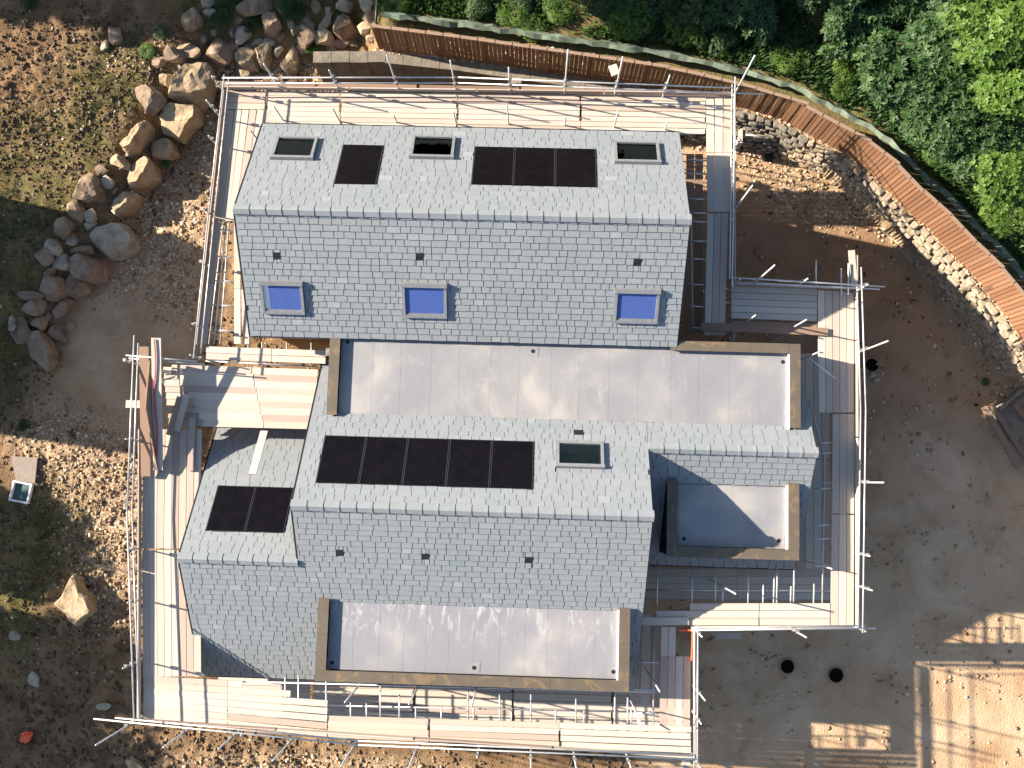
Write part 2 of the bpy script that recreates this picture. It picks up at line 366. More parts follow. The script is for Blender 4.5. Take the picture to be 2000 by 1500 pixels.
def roof_face(name,x0,x1,ya,za,yb,zb,holes,rows_gauge=.2):
    """slope from eave line (ya,za) up to ridge (yb,zb); holes are (x0,x1,y0,y1) in plan"""
    L=math.hypot(yb-ya,zb-za); S=np.array([0,(yb-ya)/L,(zb-za)/L]); X=np.array([1.,0,0])
    if ya>yb: X=np.array([-1.,0,0])
    N=np.cross(X,S); O=np.array([x0 if X[0]>0 else x1,ya,za])
    W=x1-x0
    ro=bpy.data.objects.new('roof',None) if False else None
    H=[]
    for h in holes:
        us=sorted([(h[0]-O[0])*X[0],(h[1]-O[0])*X[0]]); ss=sorted([(h[2]-ya)/S[1],(h[3]-ya)/S[1]]); H.append((us[0],us[1],ss[0],ss[1]))
    def sub(rects,H):
        for hu in H:
            o_=[]
            for (p,q,c,d) in rects:
                if q<=hu[0] or p>=hu[1] or d<=hu[2] or c>=hu[3]: o_.append((p,q,c,d)); continue
                if p<hu[0]: o_.append((p,hu[0],c,d))
                if q>hu[1]: o_.append((hu[1],q,c,d))
                pp,qq=max(p,hu[0]),min(q,hu[1])
                if c<hu[2]: o_.append((pp,qq,c,hu[2]))
                if d>hu[3]: o_.append((pp,qq,hu[3],d))
            rects=o_
        return rects
    wins=[h for h,hh in zip(H,holes) if any(hh is r_ for _,r_ in sky_r)]
    blocks=[(0,W,0,L)]
    if name=='m_s': w_=MR['x0']-WR['x0']; blocks=[(0,w_,0,(WR['yr']-ya)/S[1]),(w_,W,0,L)]
    deck=MB()
    for (p,q,c,d) in sub(blocks,wins): deck.obox(O-N*.09+X*p+S*c,X,S,N,q-p,d-c,.088)
    ro=obj('roof',deck,M['dark'],house); roofs.append(ro)
    n=int(round(L/rows_gauge)); g=L/n; out=[]
    for r in range(n):
        s0=r*g-.0; u=-(rnd.random()*.3) 
        while u<W:
            ww=rnd.choice((.25,.30,.34,.38,.42,.45)); a=max(u,0); b=min(u+ww,W); u+=ww
            if b-a<.06: continue
            if W-b<.09: b=W; u=W+1
            pieces=[(a,b,s0,s0+g+.03)]
            for hu in H:
                np_=[]
                for (p,q,c,d) in pieces:
                    if q<=hu[0] or p>=hu[1] or d<=hu[2]+.03 or c>=hu[3]: np_.append((p,q,c,d)); continue
                    if p<hu[0]: np_.append((p,hu[0],c,d))
                    if q>hu[1]: np_.append((hu[1],q,c,d))
                    pp,qq=max(p,hu[0]),min(q,hu[1])
                    if c<hu[2]: np_.append((pp,qq,c,hu[2]))
                    if d>hu[3]: np_.append((pp,qq,hu[3],d))
                pieces=np_
            for p in pieces:
                if p[1]-p[0]>.03 and p[3]-p[2]>.04: out.append(p)
    return dict(o=ro,O=O,X=X,S=S,N=N,p=out)
# skylights: (face, px corners) measured on the photograph, then placed on their slope
SL={'UN':(U['yn'],U['ze'],U['yr'],U['zr']),'US':(U['ys'],U['ze'],U['yr'],U['zr']),'MN':(MR['yn'],zm(MR['yn']),MR['yr'],MR['zr']),'MS':(MR['ys'],zm(MR['ys']),MR['yr'],MR['zr']),
    'WN':(1.5,WR['zr']-P_*(1.5-WR['yr']),WR['yr'],WR['zr'])}
def on(face,px,py,lift=0):
    ya,za,yb,zb=SL[face]; s=(zb-za)/(yb-ya); c=1/math.hypot(1,s); return px_on(px,py,ya,za+lift/c,s)
def rect(face,pts):
    q=[on(face,*p) for p in pts]; xs_=[p[0] for p in q]; ys_=[p[1] for p in q]
    xs_.sort(); ys_.sort(); return (xs_[0]+xs_[1])/2,(xs_[2]+xs_[3])/2,(ys_[0]+ys_[1])/2,(ys_[2]+ys_[3])/2
sky_px=[('UN',[(541,271),(622,271),(612,313),(530,312)]),('UN',[(806,269),(889,270),(887,311),(801,311)]),('UN',[(1198,279),(1284,282),(1292,321),(1201,321)]),
        ('US',[(509,550),(592,549),(596,611),(513,612)]),('US',[(785,553),(873,554),(873,620),(788,618)]),('US',[(1198,564),(1287,566),(1285,630),(1200,629)]),
        ('MN',[(1088,864),(1179,867),(1179,915),(1085,914)])]
sky_r=[(f,rect(f,p)) for f,p in sky_px]
pan_px=[('UN',[(668,283),(747,284),(739,361),(654,361)],1),('UN',[(928,286),(1164,292),(1166,367),(919,362)],3),('MN',[(634,851),(1043,862),(1041,957),(617,944)],5),('WN',[(427,947),(573,954),(556,1044),(401,1036)],2)]
pan_r=[(f,rect(f,p),n) for f,p,n in pan_px]
vent_px=[('US',541,499),('US',820,501),('US',1245,512),('MS',664,1079),('MS',831,1086),('MS',1033,1093),('MN',1130,845)]
vents=[]
for f,a,b in vent_px:
    c=on(f,a,b); hw,hh=(.11,.10) if f!='MN' else (.14,.08); vents.append((f,(c[0]-hw,c[0]+hw,c[1]-hh,c[1]+hh)))
def holes(f): return [r for g_,r in sky_r if g_==f]+[r for g_,r,n in pan_r if g_==f]+[r for g_,r in vents if g_==f]
NF=(-5.97,7.84,1.84,4.3)     # north flat roof (inside copings), plan
SF=(-5.94,2.79,-5.86,-3.84)   # south dormer flat roof
EF=(4.50,7.84,-1.87,.03)      # east flat roof
cw=.32
faces=[]
faces.append(roof_face('u_n',U['x0'],U['x1'],U['yn'],U['ze'],U['yr'],U['zr'],holes('UN')))
faces.append(roof_face('u_s',U['x0'],U['x1'],U['ys'],U['ze'],U['yr'],U['zr'],holes('US')))
faces.append(roof_face('m_n',MR['x0'],MR['x1'],MR['yn'],zm(MR['yn']),MR['yr'],MR['zr'],holes('MN')+[(NF[0]-.05,9,NF[2],5)]))
faces.append(roof_face('m_s',WR['x0'],MR['x1'],MR['ys'],zm(MR['ys']),MR['yr'],MR['zr'],holes('MS')+[(SF[0]-cw,SF[1]+cw,SF[2]-cw,SF[3])]+[(WR['x0']-1,MR['x0'],WR['yr'],0)]))
ya,za=SL['WN'][0],SL['WN'][1]
faces.append(roof_face('w_n',WR['x0'],WR['x1']-.02,ya,za,WR['yr'],WR['zr'],holes('WN')))
faces.append(roof_face('e_s',ER['x0'],ER['x1'],ER['ys'],ER['zr']-P_*(ER['yr']-ER['ys']),ER['yr'],ER['zr'],[(EF[0]-cw,EF[1]+cw,EF[2]-cw,EF[3])]))
faces.append(roof_face('e_n',ER['x0'],ER['x1'],ER['yn'],ER['zr']-P_*(ER['yn']-ER['yr']),ER['yr'],ER['zr'],[(0,NF[1]+.02,NF[2],5)]))
allp=[(f,p) for f in faces for p in f['p']]
keyed=sorted(range(len(allp)),key=lambda i:-((allp[i][1][1]-allp[i][1][0])*(allp[i][1][3]-allp[i][1][2])*(1.3 if allp[i][0]['S'][1]>0 else 1)+rnd.random()*.003))
single=set(keyed[:290])
rest={}
for i,(f,p) in enumerate(allp):
    a,b,c,d=p; ns=f['S'][1]<0; gap=.015 if ns else .02; th=.015 if ns else .031; tn=min(1,max(0,rnd.gauss(.45,.15))) if rnd.random()>.012 else 1.0
    O=f['O']+f['X']*(a+gap/2)+f['S']*(c+rnd.uniform(-.006,.006))+f['N']*rnd.uniform(0,.003)
    wd=b-a-gap; ln=d-c
    if i in single:
        mt=Matrix([[f['X'][k]*wd,f['S'][k]*ln,f['N'][k],O[k]] for k in range(3)]+[[0,0,0,1]])
        link('slate',(unitn if ns else unit)[min(7,int(tn*8))],None,f['o'],mt)
    else:
        mb=rest.setdefault(0,MB()); j0,j1=[rnd.uniform(-.008,.008) for _ in range(2)]
        V=[O+f['X']*u+f['S']*v+f['N']*n for u,v,n in ((0,j0,0),(wd,j1,0),(wd,ln,0),(0,ln,0),(0,j0,th),(wd,j1,th),(wd,ln,.006),(0,ln,.006))]
        mb.add(V,[(4,5,6,7),(0,1,5,4),(1,2,6,5),(3,0,4,7)],tn)
for k,mb in rest.items(): stuff(obj('slates',mb,M['slate'],house))
# ridge tiles
def ridge(x0,x1,y,z,n,roof):
    L=(x1-x0)/n; a=math.atan(P_); 
    for i in range(n):
        mb=MB(); xa=x0+i*L; xb=xa+L-.008
        def cap(xa,xb,wd,lift,th):
            P=[]
            for x in (xa,xb):
                for (dy,dz) in ((-wd*math.cos(a),-wd*math.sin(a)),(-.03,-.004),(.03,-.004),(wd*math.cos(a),-wd*math.sin(a))): P.append((x,y+dy,z+lift+dz))
                for (dy,dz) in ((-wd*math.cos(a),-wd*math.sin(a)-th),(wd*math.cos(a),-wd*math.sin(a)-th)): P.append((x,y+dy,z+lift+dz))
            mb.add(P,[(0,6,7,1),(1,7,8,2),(2,8,9,3),(4,10,6,0),(3,9,11,5),(0,1,2,3,5,4),(6,10,11,9,8,7)],.72+rnd.uniform(-.12,.15))
        cap(xa,xb,.185,.08,.03); cap(xb-.07,xb+.004,.195,.096,.04)
        obj('ridge_tile',mb,M['slate'],roof)
ridge(U['x0']-.02,U['x1']+.03,U['yr'],U['zr'],28,faces[0]['o']); ridge(MR['x0']-.02,MR['x1']+.03,MR['yr'],MR['zr'],22,faces[2]['o'])
ridge(WR['x0']-.02,WR['x1']+.0,WR['yr'],WR['zr'],8,faces[4]['o']); ridge(ER['x0']+.0,ER['x1']+.03,ER['yr'],ER['zr'],11,faces[5]['o'])
# gable walls + dark verge strip
gw=MB()
def gable(x,t,ya,za,yr,zr,yb,zb,zbot):
    gw.add([(x,ya,zbot),(x,yb,zbot),(x,yb,zb),(x,yr,zr),(x,ya,za),(x+t,ya,zbot),(x+t,yb,zbot),(x+t,yb,zb),(x+t,yr,zr),(x+t,ya,za)],[(0,1,2,3,4),(9,8,7,6,5),(0,4,9,5),(4,3,8,9),(3,2,7,8),(2,1,6,7)])
gable(-8.45,.1,10.7,1.1,U['yr'],3.15,4.5,1.1,-1); gable(4.0,.1,10.7,1.1,U['yr'],3.15,4.5,1.1,-1)
gable(MR['x0']+.03,.1,3.9,-.6,MR['yr'],2.66,-6.2,-.85,-2); gable(MR['x1']-.13,.1,3.9,-.6,MR['yr'],2.66,-6.2,-.85,-2)
gable(-10.1,.1,.55,-.6,WR['yr'],WR['zr']-.1,-6.2,-.9,-2); gable(8.3,.1,3.9,-.6,1.05,1.3,-2.3,-.95,-2)
obj('gable_wall',gw,M['dark'],house)
def flat(name,x0,x1,y0,y1,mat,seams):
    FZ={'n':FZN,'s':FZS,'e':FZE}[name]
    mb=MB(); mb.box((x0,y0,FZ-.2),(x1,y1,FZ)); o=obj('flat_roof',mb,mat,house)
    n=max(2,int(round((x1-x0)/seams)))
    for i in range(1,n):
        x=x0+(x1-x0)*i/n+rnd.uniform(-.05,.05); s=MB(); s.box((x-.045,y0+.02,FZ),(x+.045,y1-.02,FZ+.0022)); obj('lap_seam',s,mat,o)
    return o
fn=flat('n',NF[0],NF[1],NF[2]-.12,NF[3],M['grp'],.9); fs=flat('s',SF[0],SF[1],SF[2],SF[3]+.05,M['streak'],.75); fe=flat('e',EF[0],EF[1],EF[2],EF[3]+.05,M['grp'],5)
ZT={fn.name:FZN+.19,fs.name:FZS+.19,fe.name:FZE+.19}
def cop(x0,x1,y0,y1,parent,zt=None,zb=-.9,seam=None,capz=None):
    zt=ZT[parent.name]
    s=MB(); s.box((x0+.03,y0+.03,zb),(x1-.03,y1-.03,zt-.03)); obj('parapet',s,M['dark'],parent)
    L=max(x1-x0,y1-y0); n=max(1,int(round(L/1.15)))
    for i in range(n):
        c=MB()
        if x1-x0>y1-y0: a=x0+(x1-x0)*i/n; b=x0+(x1-x0)*(i+1)/n-.006; c.box((a,y0,zt-.03),(b,y1,zt+.01))
        else: a=y0+(y1-y0)*i/n; b=y0+(y1-y0)*(i+1)/n-.006; c.box((x0,a,zt-.03),(x1,b,zt+.01))
        obj('coping',c,M['coping'],parent)
def lit_upstand(pts,parent):
    s=MB()
    for a,b in zip(pts[:-1],pts[1:]):
        FZ=ZT[parent.name]-.19; x0,x1=sorted((a[0],b[0])); y0,y1=sorted((a[1],b[1])); s.box((x0-.018,y0-.018,FZ-.01),(x1+.018,y1+.018,FZ+.15))
    obj('lit_upstand',s,M['white'],parent)  # white colour paints the sunlight on these sun-facing inner faces
cop(NF[0]-cw,NF[0],NF[2]-.05,4.42,fn); cop(NF[1],NF[1]+cw,NF[2]-.06,4.36,fn,zb=-1.2); cop(4.2,NF[1]-.002,4.06,4.36,fn,zb=-1.2)
lit_upstand([(NF[1]-.02,1.75),(NF[1]-.02,4.15)],fn)
cop(SF[0]-cw,SF[0],SF[2],SF[3]+.1,fs); cop(SF[1],SF[1]+cw,SF[2],SF[3]+.1,fs); cop(SF[0]-cw,SF[1]+cw,SF[2]-cw,SF[2]-.003,fs)
lit_upstand([(SF[1]-.02,SF[2]),(SF[1]-.02,SF[3])],fs)
cop(EF[0]-cw,EF[0],EF[2],EF[3]+.1,fe); cop(EF[1],EF[1]+cw,EF[2],EF[3]+.1,fe); cop(EF[0]-cw,EF[1]+cw,EF[2]-cw,EF[2]-.003,fe,zb=-1.2)
lit_upstand([(EF[1]-.02,EF[2]),(EF[1]-.02,EF[3])],fe)
for (a,b,p) in ((679,668,fn),(1041,686,fn),(1529,707,fn),(1336,1052,fe),(1521,1056,fe),(649,1294,fs),(926,1304,fs),(1198,1312,fs)):
    FZ=ZT[p.name]-.19; c=at(a,b,FZ)
    q=MB(); q.box((c[0]-.17,c[1]-.15,FZ+.001),(c[0]+.17,c[1]+.15,FZ+.009)); so_=obj('outlet_plate',q,M['grp'],p)
    q=MB(); q.tube((c[0],c[1],FZ+.004),(c[0],c[1],FZ+.016),.062,16); obj('drain_outlet',q,M['black'],p)
def fbasis(f):
    ya,za,yb,zb=SL[f]; L=math.hypot(yb-ya,zb-za); S=np.array([0,(yb-ya)/L,(zb-za)/L])*(1 if yb>ya else -1)
    S=S if S[1]>0 else -S; X=np.array([1.,0,0]); N=np.cross(X,S); return X,S,N,(za,ya,(zb-za)/(yb-ya))
rf={'UN':faces[0]['o'],'US':faces[1]['o'],'MN':faces[2]['o'],'MS':faces[3]['o'],'WN':faces[4]['o']}
def slope_pt(f,x,y,n):
    X,S,N,(za,ya,s)=fbasis(f); return np.array([x,y,za+s*(y-ya)])+N*n
for i,(f,r) in enumerate(sky_r):
    X,S,N,_=fbasis(f); x0,x1,y0,y1=r; O=slope_pt(f,x0,y0,-.02); W=x1-x0; L=(y1-y0)/S[1]; t=.085; hgt=.13
    mb=MB()
    mb.obox(O,X,S,N,t,L,hgt); mb.obox(O+X*(W-t),X,S,N,t,L,hgt); mb.obox(O+X*t,X,S,N,W-2*t,t*1.15,hgt-.004); mb.obox(O+X*t+S*(L-t),X,S,N,W-2*t,t,hgt-.004)
    low=f=='US'
    # raised hood at the top end of the window, apron outside
    if low: mb.obox(O+S*(L-.09)-X*.02,X,S,N,W+.04,.13,hgt+.035); mb.obox(O+X*t+S*(t*1.15),X,S,N,W-2*t,.05,hgt-.03)
    else: mb.obox(O-X*.02-S*.04,X,S,N,W+.04,.12,hgt+.03) if False else mb.obox(O-X*.02-S*.03,X,S,N,W+.04,.10,hgt+.02)
    fr=obj('roof_window',mb,M['frame'],rf[f])
    if low:
        g=MB(); off=.17 if i==3 else 0
        g.obox(O+X*(t+off)+S*t,X,S,N,W-2*t-off,L-2*t,.085); obj('blue_blind',g,M['film'],fr)
        if off:
            g=MB(); g.obox(O+X*t+S*t,X,S,N,off-.004,L-2*t,.075); obj('sunlit_strip',g,M['sun_strip'],fr)  # white strip stands in for sun on this window, put into its colour
    else:
        g=MB(); D=.42
        q=O+X*t+S*t; w_,l_=W-2*t,L-2*t
        g.obox(q-N*D,X,S,N,.02,l_,D+.05); g.obox(q-N*D+X*(w_-.02),X,S,N,.02,l_,D+.05)
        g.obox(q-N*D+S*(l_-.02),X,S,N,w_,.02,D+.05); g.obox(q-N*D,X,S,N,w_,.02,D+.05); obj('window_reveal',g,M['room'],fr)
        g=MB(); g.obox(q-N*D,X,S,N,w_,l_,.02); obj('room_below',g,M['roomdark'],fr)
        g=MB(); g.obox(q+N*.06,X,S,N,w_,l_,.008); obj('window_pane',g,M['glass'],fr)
for f,r,n in pan_r:
    X,S,N,_=fbasis(f); x0,x1,y0,y1=r; O=slope_pt(f,x0,y0,0); W=(x1-x0)/n; L=(y1-y0)/S[1]
    # the trapezoid outline follows the photographed array
    fl=MB(); fl.obox(O-X*.0,X,S,N,x1-x0,L,.012); fo=obj('solar_array',fl,M['black'],rf[f])
    for k in range(n):
        g=MB(); g.obox(O+X*(W*k+.03)+S*.04+N*.012,X,S,N,W-.06,L-.08,.022); po=obj('solar_panel',g,M['panel'],fo)
        t=.012; q=O+X*(W*k+.018)+S*.028+N*.013
        for dx in (0,W-.048):
            g=MB(); g.obox(q+X*dx,X,S,N,t,L-.056,.026); obj('panel_frame',g,M['pframe'],fo)
for f,r in vents:
    X,S,N,_=fbasis(f); x0,x1,y0,y1=r; O=slope_pt(f,x0,y0,0); L=(y1-y0)/S[1]
    g=MB(); g.obox(O,X,S,N,x1-x0,L,.012); sg=1 if f!='MN' else -1
    base=O+S*(L*.45) if sg>0 else O+S*(L*.0); g.obox(base,X,S,N,x1-x0,L*.55,.03); obj('roof_vent',g,M['black'],rf[f])
for (xx,f,y0_,y1_) in ((U['x0'],'UN',U['yr'],U['yn']),(U['x0'],'US',U['ys'],U['yr']),(MR['x0'],'MN',MR['yr'],MR['yn']),(MR['x0'],'MS',WR['yr'],MR['yr']),(WR['x0'],'WN',WR['yr'],1.5),(WR['x0'],'MS',MR['ys'],WR['yr'])):
    X,S,N,_=fbasis(f); mb=MB(); mb.obox(slope_pt(f,xx-.05,y0_,-.16),X,S,N,.048,(y1_-y0_)/S[1],.165); obj('verge_strip',mb,M['black'],house)  # near-black strip along the left verges only
# black gutters along eaves and verge strips
for (x0,x1,y,z,s) in ((U['x0'],U['x1'],U['yn'],U['ze'],1),(U['x0'],NF[0]-cw,U['ys'],U['ze'],-1),(WR['x0'],MR['x1'],MR['ys'],zm(MR['ys']),-1),(ER['x0'],ER['x1'],ER['ys'],ER['zr']-P_*(ER['yr']-ER['ys']),-1)):
    gt=MB(); gt.box((x0,y-.05 if s<0 else y-.06,z-.14),(x1,y+.06 if s<0 else y+.05,z-.012)); obj('gutter',gt,M['black'],house)

# ------------------------------------------------------------------ scaffold
scaf=thing('scaffold','tube and board scaffold wrapped right round the slate roofed house','scaffold',(-4,2,G))
ub=MB(); ub.box((0,-.5,-.5),(1,.5,.5)); UB=ub.mesh('scaffold_board'); UB.materials.append(M['board'])
ub=MB(); ub.box((0,-.5,-.5),(1,.5,.5)); UBo=ub.mesh('scaffold_board'); UBo.materials.append(M['oldboard'])
def bx(A,B,width,th,mesh,name,parent,up=Vector((0,0,1))):
    A=Vector(A);B=Vector(B); d=(B-A); L=d.length; d.normalize(); s=up.cross(d).normalized(); u=d.cross(s)
    mt=Matrix([[d[k]*L,s[k]*width,u[k]*th,A[k]] for k in range(3)]+[[0,0,0,1]])
    return link(name,mesh,None,parent,mt)
nb=0
def deck(A,B,Cc,D,n,joints=(),z=0.,mesh=None,skip=(),trim=None):
    """boards run A->B; rows stack from A towards D (px corners on the photo, true height z)"""
    global nb
    a,b,c,d=[Vector(at(*q,z)) for q in (A,B,Cc,D)]
    for r in range(n):
        t=(r+.5)/n; p=a.lerp(d,t); q=b.lerp(c,t); wd=((a-d).length+(b-c).length)/(2*n)-.017
        f0=0.; f1=1.
        if trim and r in trim: f0,f1=trim[r]
        js=[f0]+[j for j in joints if f0+.05<j<f1-.05]+[f1]
        for k in range(len(js)-1):
            if (r,k) in skip: continue
            g=.004
            p0=p.lerp(q,js[k]+g/10+rnd.uniform(0,.004)); p1=p.lerp(q,js[k+1]-g/10-rnd.uniform(0,.004))
            jz=rnd.uniform(-.004,.004); p0.z+=jz-.019; p1.z+=jz-.019
            bx(p0,p1,min(wd,.275),.038,mesh or UB,'scaffold_board',scaf); nb+=1
# main lift
deck((520,177),(1380,188),(1380,262),(520,246),7,(.17,.437,.716))
deck((441,176),(519,177),(519,214),(441,213),3)
deck((443,214),(419,432),(497,432),(531,214),6)
deck((418,434),(388,672),(402,672),(433,434),1,(.5,)); deck((458,434),(455,672),(489,672),(478,434),2,(.55,),skip=((1,0),))
deck((402,676),(636,684),(636,711),(402,702),2,(.55,),z=.04)
deck((330,712),(622,722),(612,838),(400,833),9,(.55,)); deck((318,716),(400,718),(400,833),(330,830),9,(),z=-.05)
deck((280,838),(277,1072),(391,1072),(394,838),8,(),skip=()); deck((277,1074),(279,1322),(393,1322),(391,1074),8)
deck((279,1320),(640,1338),(640,1440),(279,1402),7,(.46,),trim={0:(0,.54),1:(0,.8)})
deck((640,1398),(1350,1418),(1352,1472),(640,1440),4,(.28,.64))
deck((1291,1224),(1288,1418),(1348,1418),(1350,1224),4,(.3,),skip=((2,0),(3,0)))
deck((1256,1178),(1622,1178),(1622,1222),(1256,1222),3,(.62,),trim={0:(.25,1),1:(.07,1)})
deck((1597,566),(1599,806),(1668,806),(1668,570),5,()); deck((1626,808),(1622,1222),(1668,1222),(1669,808),3,(.48,))
deck((1428,558),(1596,564),(1596,628),(1428,622),5,()); deck((1428,626),(1596,632),(1596,644),(1428,638),1,(),mesh=UBo)
deck((1378,192),(1382,414),(1426,414),(1430,192),3,(.48,)); deck((1381,416),(1376,655),(1416,655),(1423,416),3,())
# lower lift, two metres down
Z2=-2.05
deck((425,1322),(1345,1348),(1345,1436),(425,1410),6,(.2,.42,.63,.84),z=Z2);  # widened unseen below the main deck to block light reaching the yard
deck((1240,1110),(1640,1112),(1640,1172),(1240,1170),4,(.5,),z=Z2); deck((1558,690),(1556,1112),(1622,1112),(1620,690),4,(.5,),z=Z2)
deck((1236,1200),(1228,1400),(1290,1400),(1290,1200),3,(),z=Z2); deck((1340,300),(1336,650),(1374,650),(1374,300),2,(.5,),z=Z2-.1,mesh=UBo)
deck((420,170),(1420,190),(1420,176),(420,158),1,(.2,.4,.6,.8),z=Z2,mesh=UBo); deck((1330,1440),(1330,1540),(1350,1540),(1350,1440),1,(),z=Z2)
def V3(px,py,z): return Vector(at(px,py,z))
# toe boards on edge
def toe(A,B,z=0.,n=3,mesh=None):
    a=V3(*A,z); b=V3(*B,z)
    for k in range(n):
        p=a.lerp(b,k/n+.002); q=a.lerp(b,(k+1)/n-.002); p.z+=.112; q.z+=.112
        bx(p,q,.036,.215,mesh or UB,'toe_board',scaf)
toe((441,174),(1428,186),n=4); toe((441,176),(387,676),n=2); toe((276,838),(274,1400),n=2); toe((276,1404),(1352,1476),n=4)
toe((1354,1226),(1356,1474),n=1); toe((1670,500),(1672,1224),n=2); toe((1428,556),(1668,565),n=1); toe((1356,1224),(1670,1226),n=2); toe((1433,190),(1433,556),n=2)
def tube(name,a,b,mat='tube',r=.0242):
    mb=MB(); mb.tube(a,b,r,8); return obj(name,mb,M[mat],scaf,True)
cps=MB()
def cpl(p): cps.box((p[0]-.045,p[1]-.05,p[2]-.045),(p[0]+.045,p[1]+.05,p[2]+.045)) ; cps.tube((p[0]-.08,p[1]+.02,p[2]),(p[0]+.08,p[1]+.02,p[2]+.01),.018,6)
def rail(pts,z,name='guard_rail'):
    q=[V3(*p,z) for p in pts]
    for a,b in zip(q[:-1],q[1:]): tube(name,a,b)
    return q
for pts,z in (([(434,152),(895,151),(1438,172)],.97),([(440,163),(895,162),(1492,184)],.57),
    ([(438,146),(407,420),(378,700)],.97),([(447,152),(418,430),(392,690)],.57),
    ([(262,655),(248,1000),(262,1414)],.97),([(270,670),(258,1000),(272,1410)],.57),
    ([(183,1404),(700,1455),(1366,1483)],.97),([(225,1402),(700,1447),(1366,1475)],.57),
    ([(1363,1222),(1362,1500)],.97),([(1357,1225),(1356,1500)],.57),
    ([(1350,1231),(1710,1227)],.97),([(1350,1226),(1690,1222)],.57),
    ([(1682,522),(1691,800),(1685,1236)],.97),([(1674,560),(1681,800),(1676,1225)],.57),
    ([(1426,542),(1728,560)],.97),([(1430,551),(1718,565)],.57),
    ([(1436,150),(1430,560)],.97),([(1430,165),(1425,545)],.57),
    ([(246,694),(385,706)],.97),([(252,700),(400,712)],.57)):
    rail(pts,z)
# ledgers under the decks
for pts,z in (([(440,178),(1425,190)],-.08),([(524,243),(1372,262)],-.08),([(280,1404),(1352,1474)],-.08),([(560,1376),(1290,1392)],-.3),([(420,1330),(1290,1352)],-.08),
    ([(1262,1152),(1622,1154)],-.4),([(1277,1225),(1276,1415)],-.4),([(1611,840),(1606,1180)],-.4),([(1398,560),(1392,655)],-.3),([(1350,430),(1352,650)],-1.2),([(442,434),(418,672)],-.1),([(447,434),(430,672)],-.5),([(436,434),(408,672)],-1.4),
    ([(1430,610),(1590,618)],-.35),([(290,838),(283,1400)],-.08),([(352,1000),(345,1320)],-.08),([(402,705),(620,716)],.02)):
    rail(pts,z,'ledger')
# transoms poking out between deck and house
def tr(a,b,z=-.09): tube('transom',V3(*a,z),V3(*b,z))
for y in (312,338,388,415,432,470,505,555,598,640): tr((1342+rnd.uniform(-2,4),y),(1384,y+2))
for x,y in ((557,1322),(583,1318),(637,1330),(685,1372),(716,1374),(743,1330),(780,1355),(812,1382),(862,1380),(914,1335),(925,1382),(976,1350),(999,1385),(1037,1355),(1085,1386),(1125,1365),(1141,1388),(1201,1340),(1226,1360),(1233,1385)):
    tr((x,y),(x,1412))
for x,y in ((1284,1112),(1352,1112),(1398,1108),(1412,1144),(1462,1108),(1491,1142),(1512,1118),(1518,1110),(1545,1145),(1551,1108),(1590,1140)): tr((x,y),(x-1,1182))
for y in (866,886,944,955,1026,1053,1105): tr((1593+rnd.uniform(0,6),y),(1630,y-2))
for y in (1293,1347,1392): tr((1238,y),(1294,y+1))
for y in (448,500,548,596,645): tr((415,y),(470,y+2),-.1)
for x in (485,512,560,608): tr((x,668),(x,716),-.06)
for a,b in (((1395,560),(1432,566)),((1400,590),(1432,592)),((1434,640),(1434,668)),((400,765),(470,768)),((395,800),(420,801))): tr(a,b)
# standards: base on the deck line, top where the photo shows the tube end
def std(b,t,z0=0.,zb=None,name='standard'):
    p=V3(*b,z0); best=(1e9,1)
    for k in range(2,60):
        h=k*.06; q=proj((p.x,p.y,z0+h)); d=math.hypot(q[0]-t[0],q[1]-t[1])
        if d<best[0]: best=(d,h)
    top=z0+best[1]; zb_=zb if zb is not None else hz(p.x,p.y)-.05
    tube(name,(p.x,p.y,zb_),(p.x,p.y,top))
    if name=='standard':
        for z in (.97,.57,-.08):
            if z<top: cpl((p.x,p.y+.02,z))
    g=MB(); 
S_=[((437,178),(424,140)),((547,174),(534,112)),((662,176),(650,133)),((779,178),(765,105)),((891,179),(887,117)),((996,181),(997,132)),((1102,183),(1111,97)),((1200,186),(1212,110)),((1294,189),(1305,145)),((1430,192),(1460,100)),
    ((434,232),(404,195)),((426,285),(412,260)),((413,420),(395,408)),((405,520),(392,512)),((393,640),(374,636)),((390,700),(372,690)),
    ((270,712),(248,688)),((271,860),(246,848)),((272,1070),(250,1074)),((272,1170),(250,1178)),((273,1290),(238,1300)),((274,1402),(186,1452)),
    ((380,1415),(316,1457)),((470,1425),(424,1460)),((580,1434),(527,1480)),((700,1444),(672,1500)),((818,1452),(790,1502)),((936,1458),(930,1480)),((1037,1463),(1039,1500)),((1120,1466),(1132,1505)),((1222,1470),(1242,1508)),((1352,1474),(1382,1515)),
    ((1355,1340),(1383,1364)),((1353,1390),(1388,1402)),((1354,1228),(1375,1240)),((1540,1225),(1574,1246)),((1672,1225),(1690,1238)),((1672,1143),(1705,1152)),((1672,1080),(1700,1085)),((1672,942),(1727,936)),((1672,690),(1730,652)),((1670,570),(1690,545)),
    ((1465,560),(1503,505)),((1553,562),(1572,534)),((1430,560),(1442,540)),((1430,415),(1465,358)),((1430,296),(1440,270))]
for b,t in S_: std(b,t)
for b,t in (((664,238),(650,210)),((775,240),(771,224)),((891,243),(890,217)),((993,243),(993,206)),((1103,246),(1104,228)),((1199,250),(1206,212)),((1298,254),(1304,238)),((554,236),(536,207)),((506,276),(486,256)),
            ((1456,630),(1474,614)),((1548,640),(1573,619)),((1598,688),(1582,692)),((1412,1146),(1440,1154)),((1608,1106),(1624,1114)),((700,1340),(678,1376)),((815,1345),(808,1380)),((930,1345),(922,1380)),((1276,1330),(1290,1350)),((1236,1378),(1246,1420))):
    std(b,t,-.05,name='inner_standard')
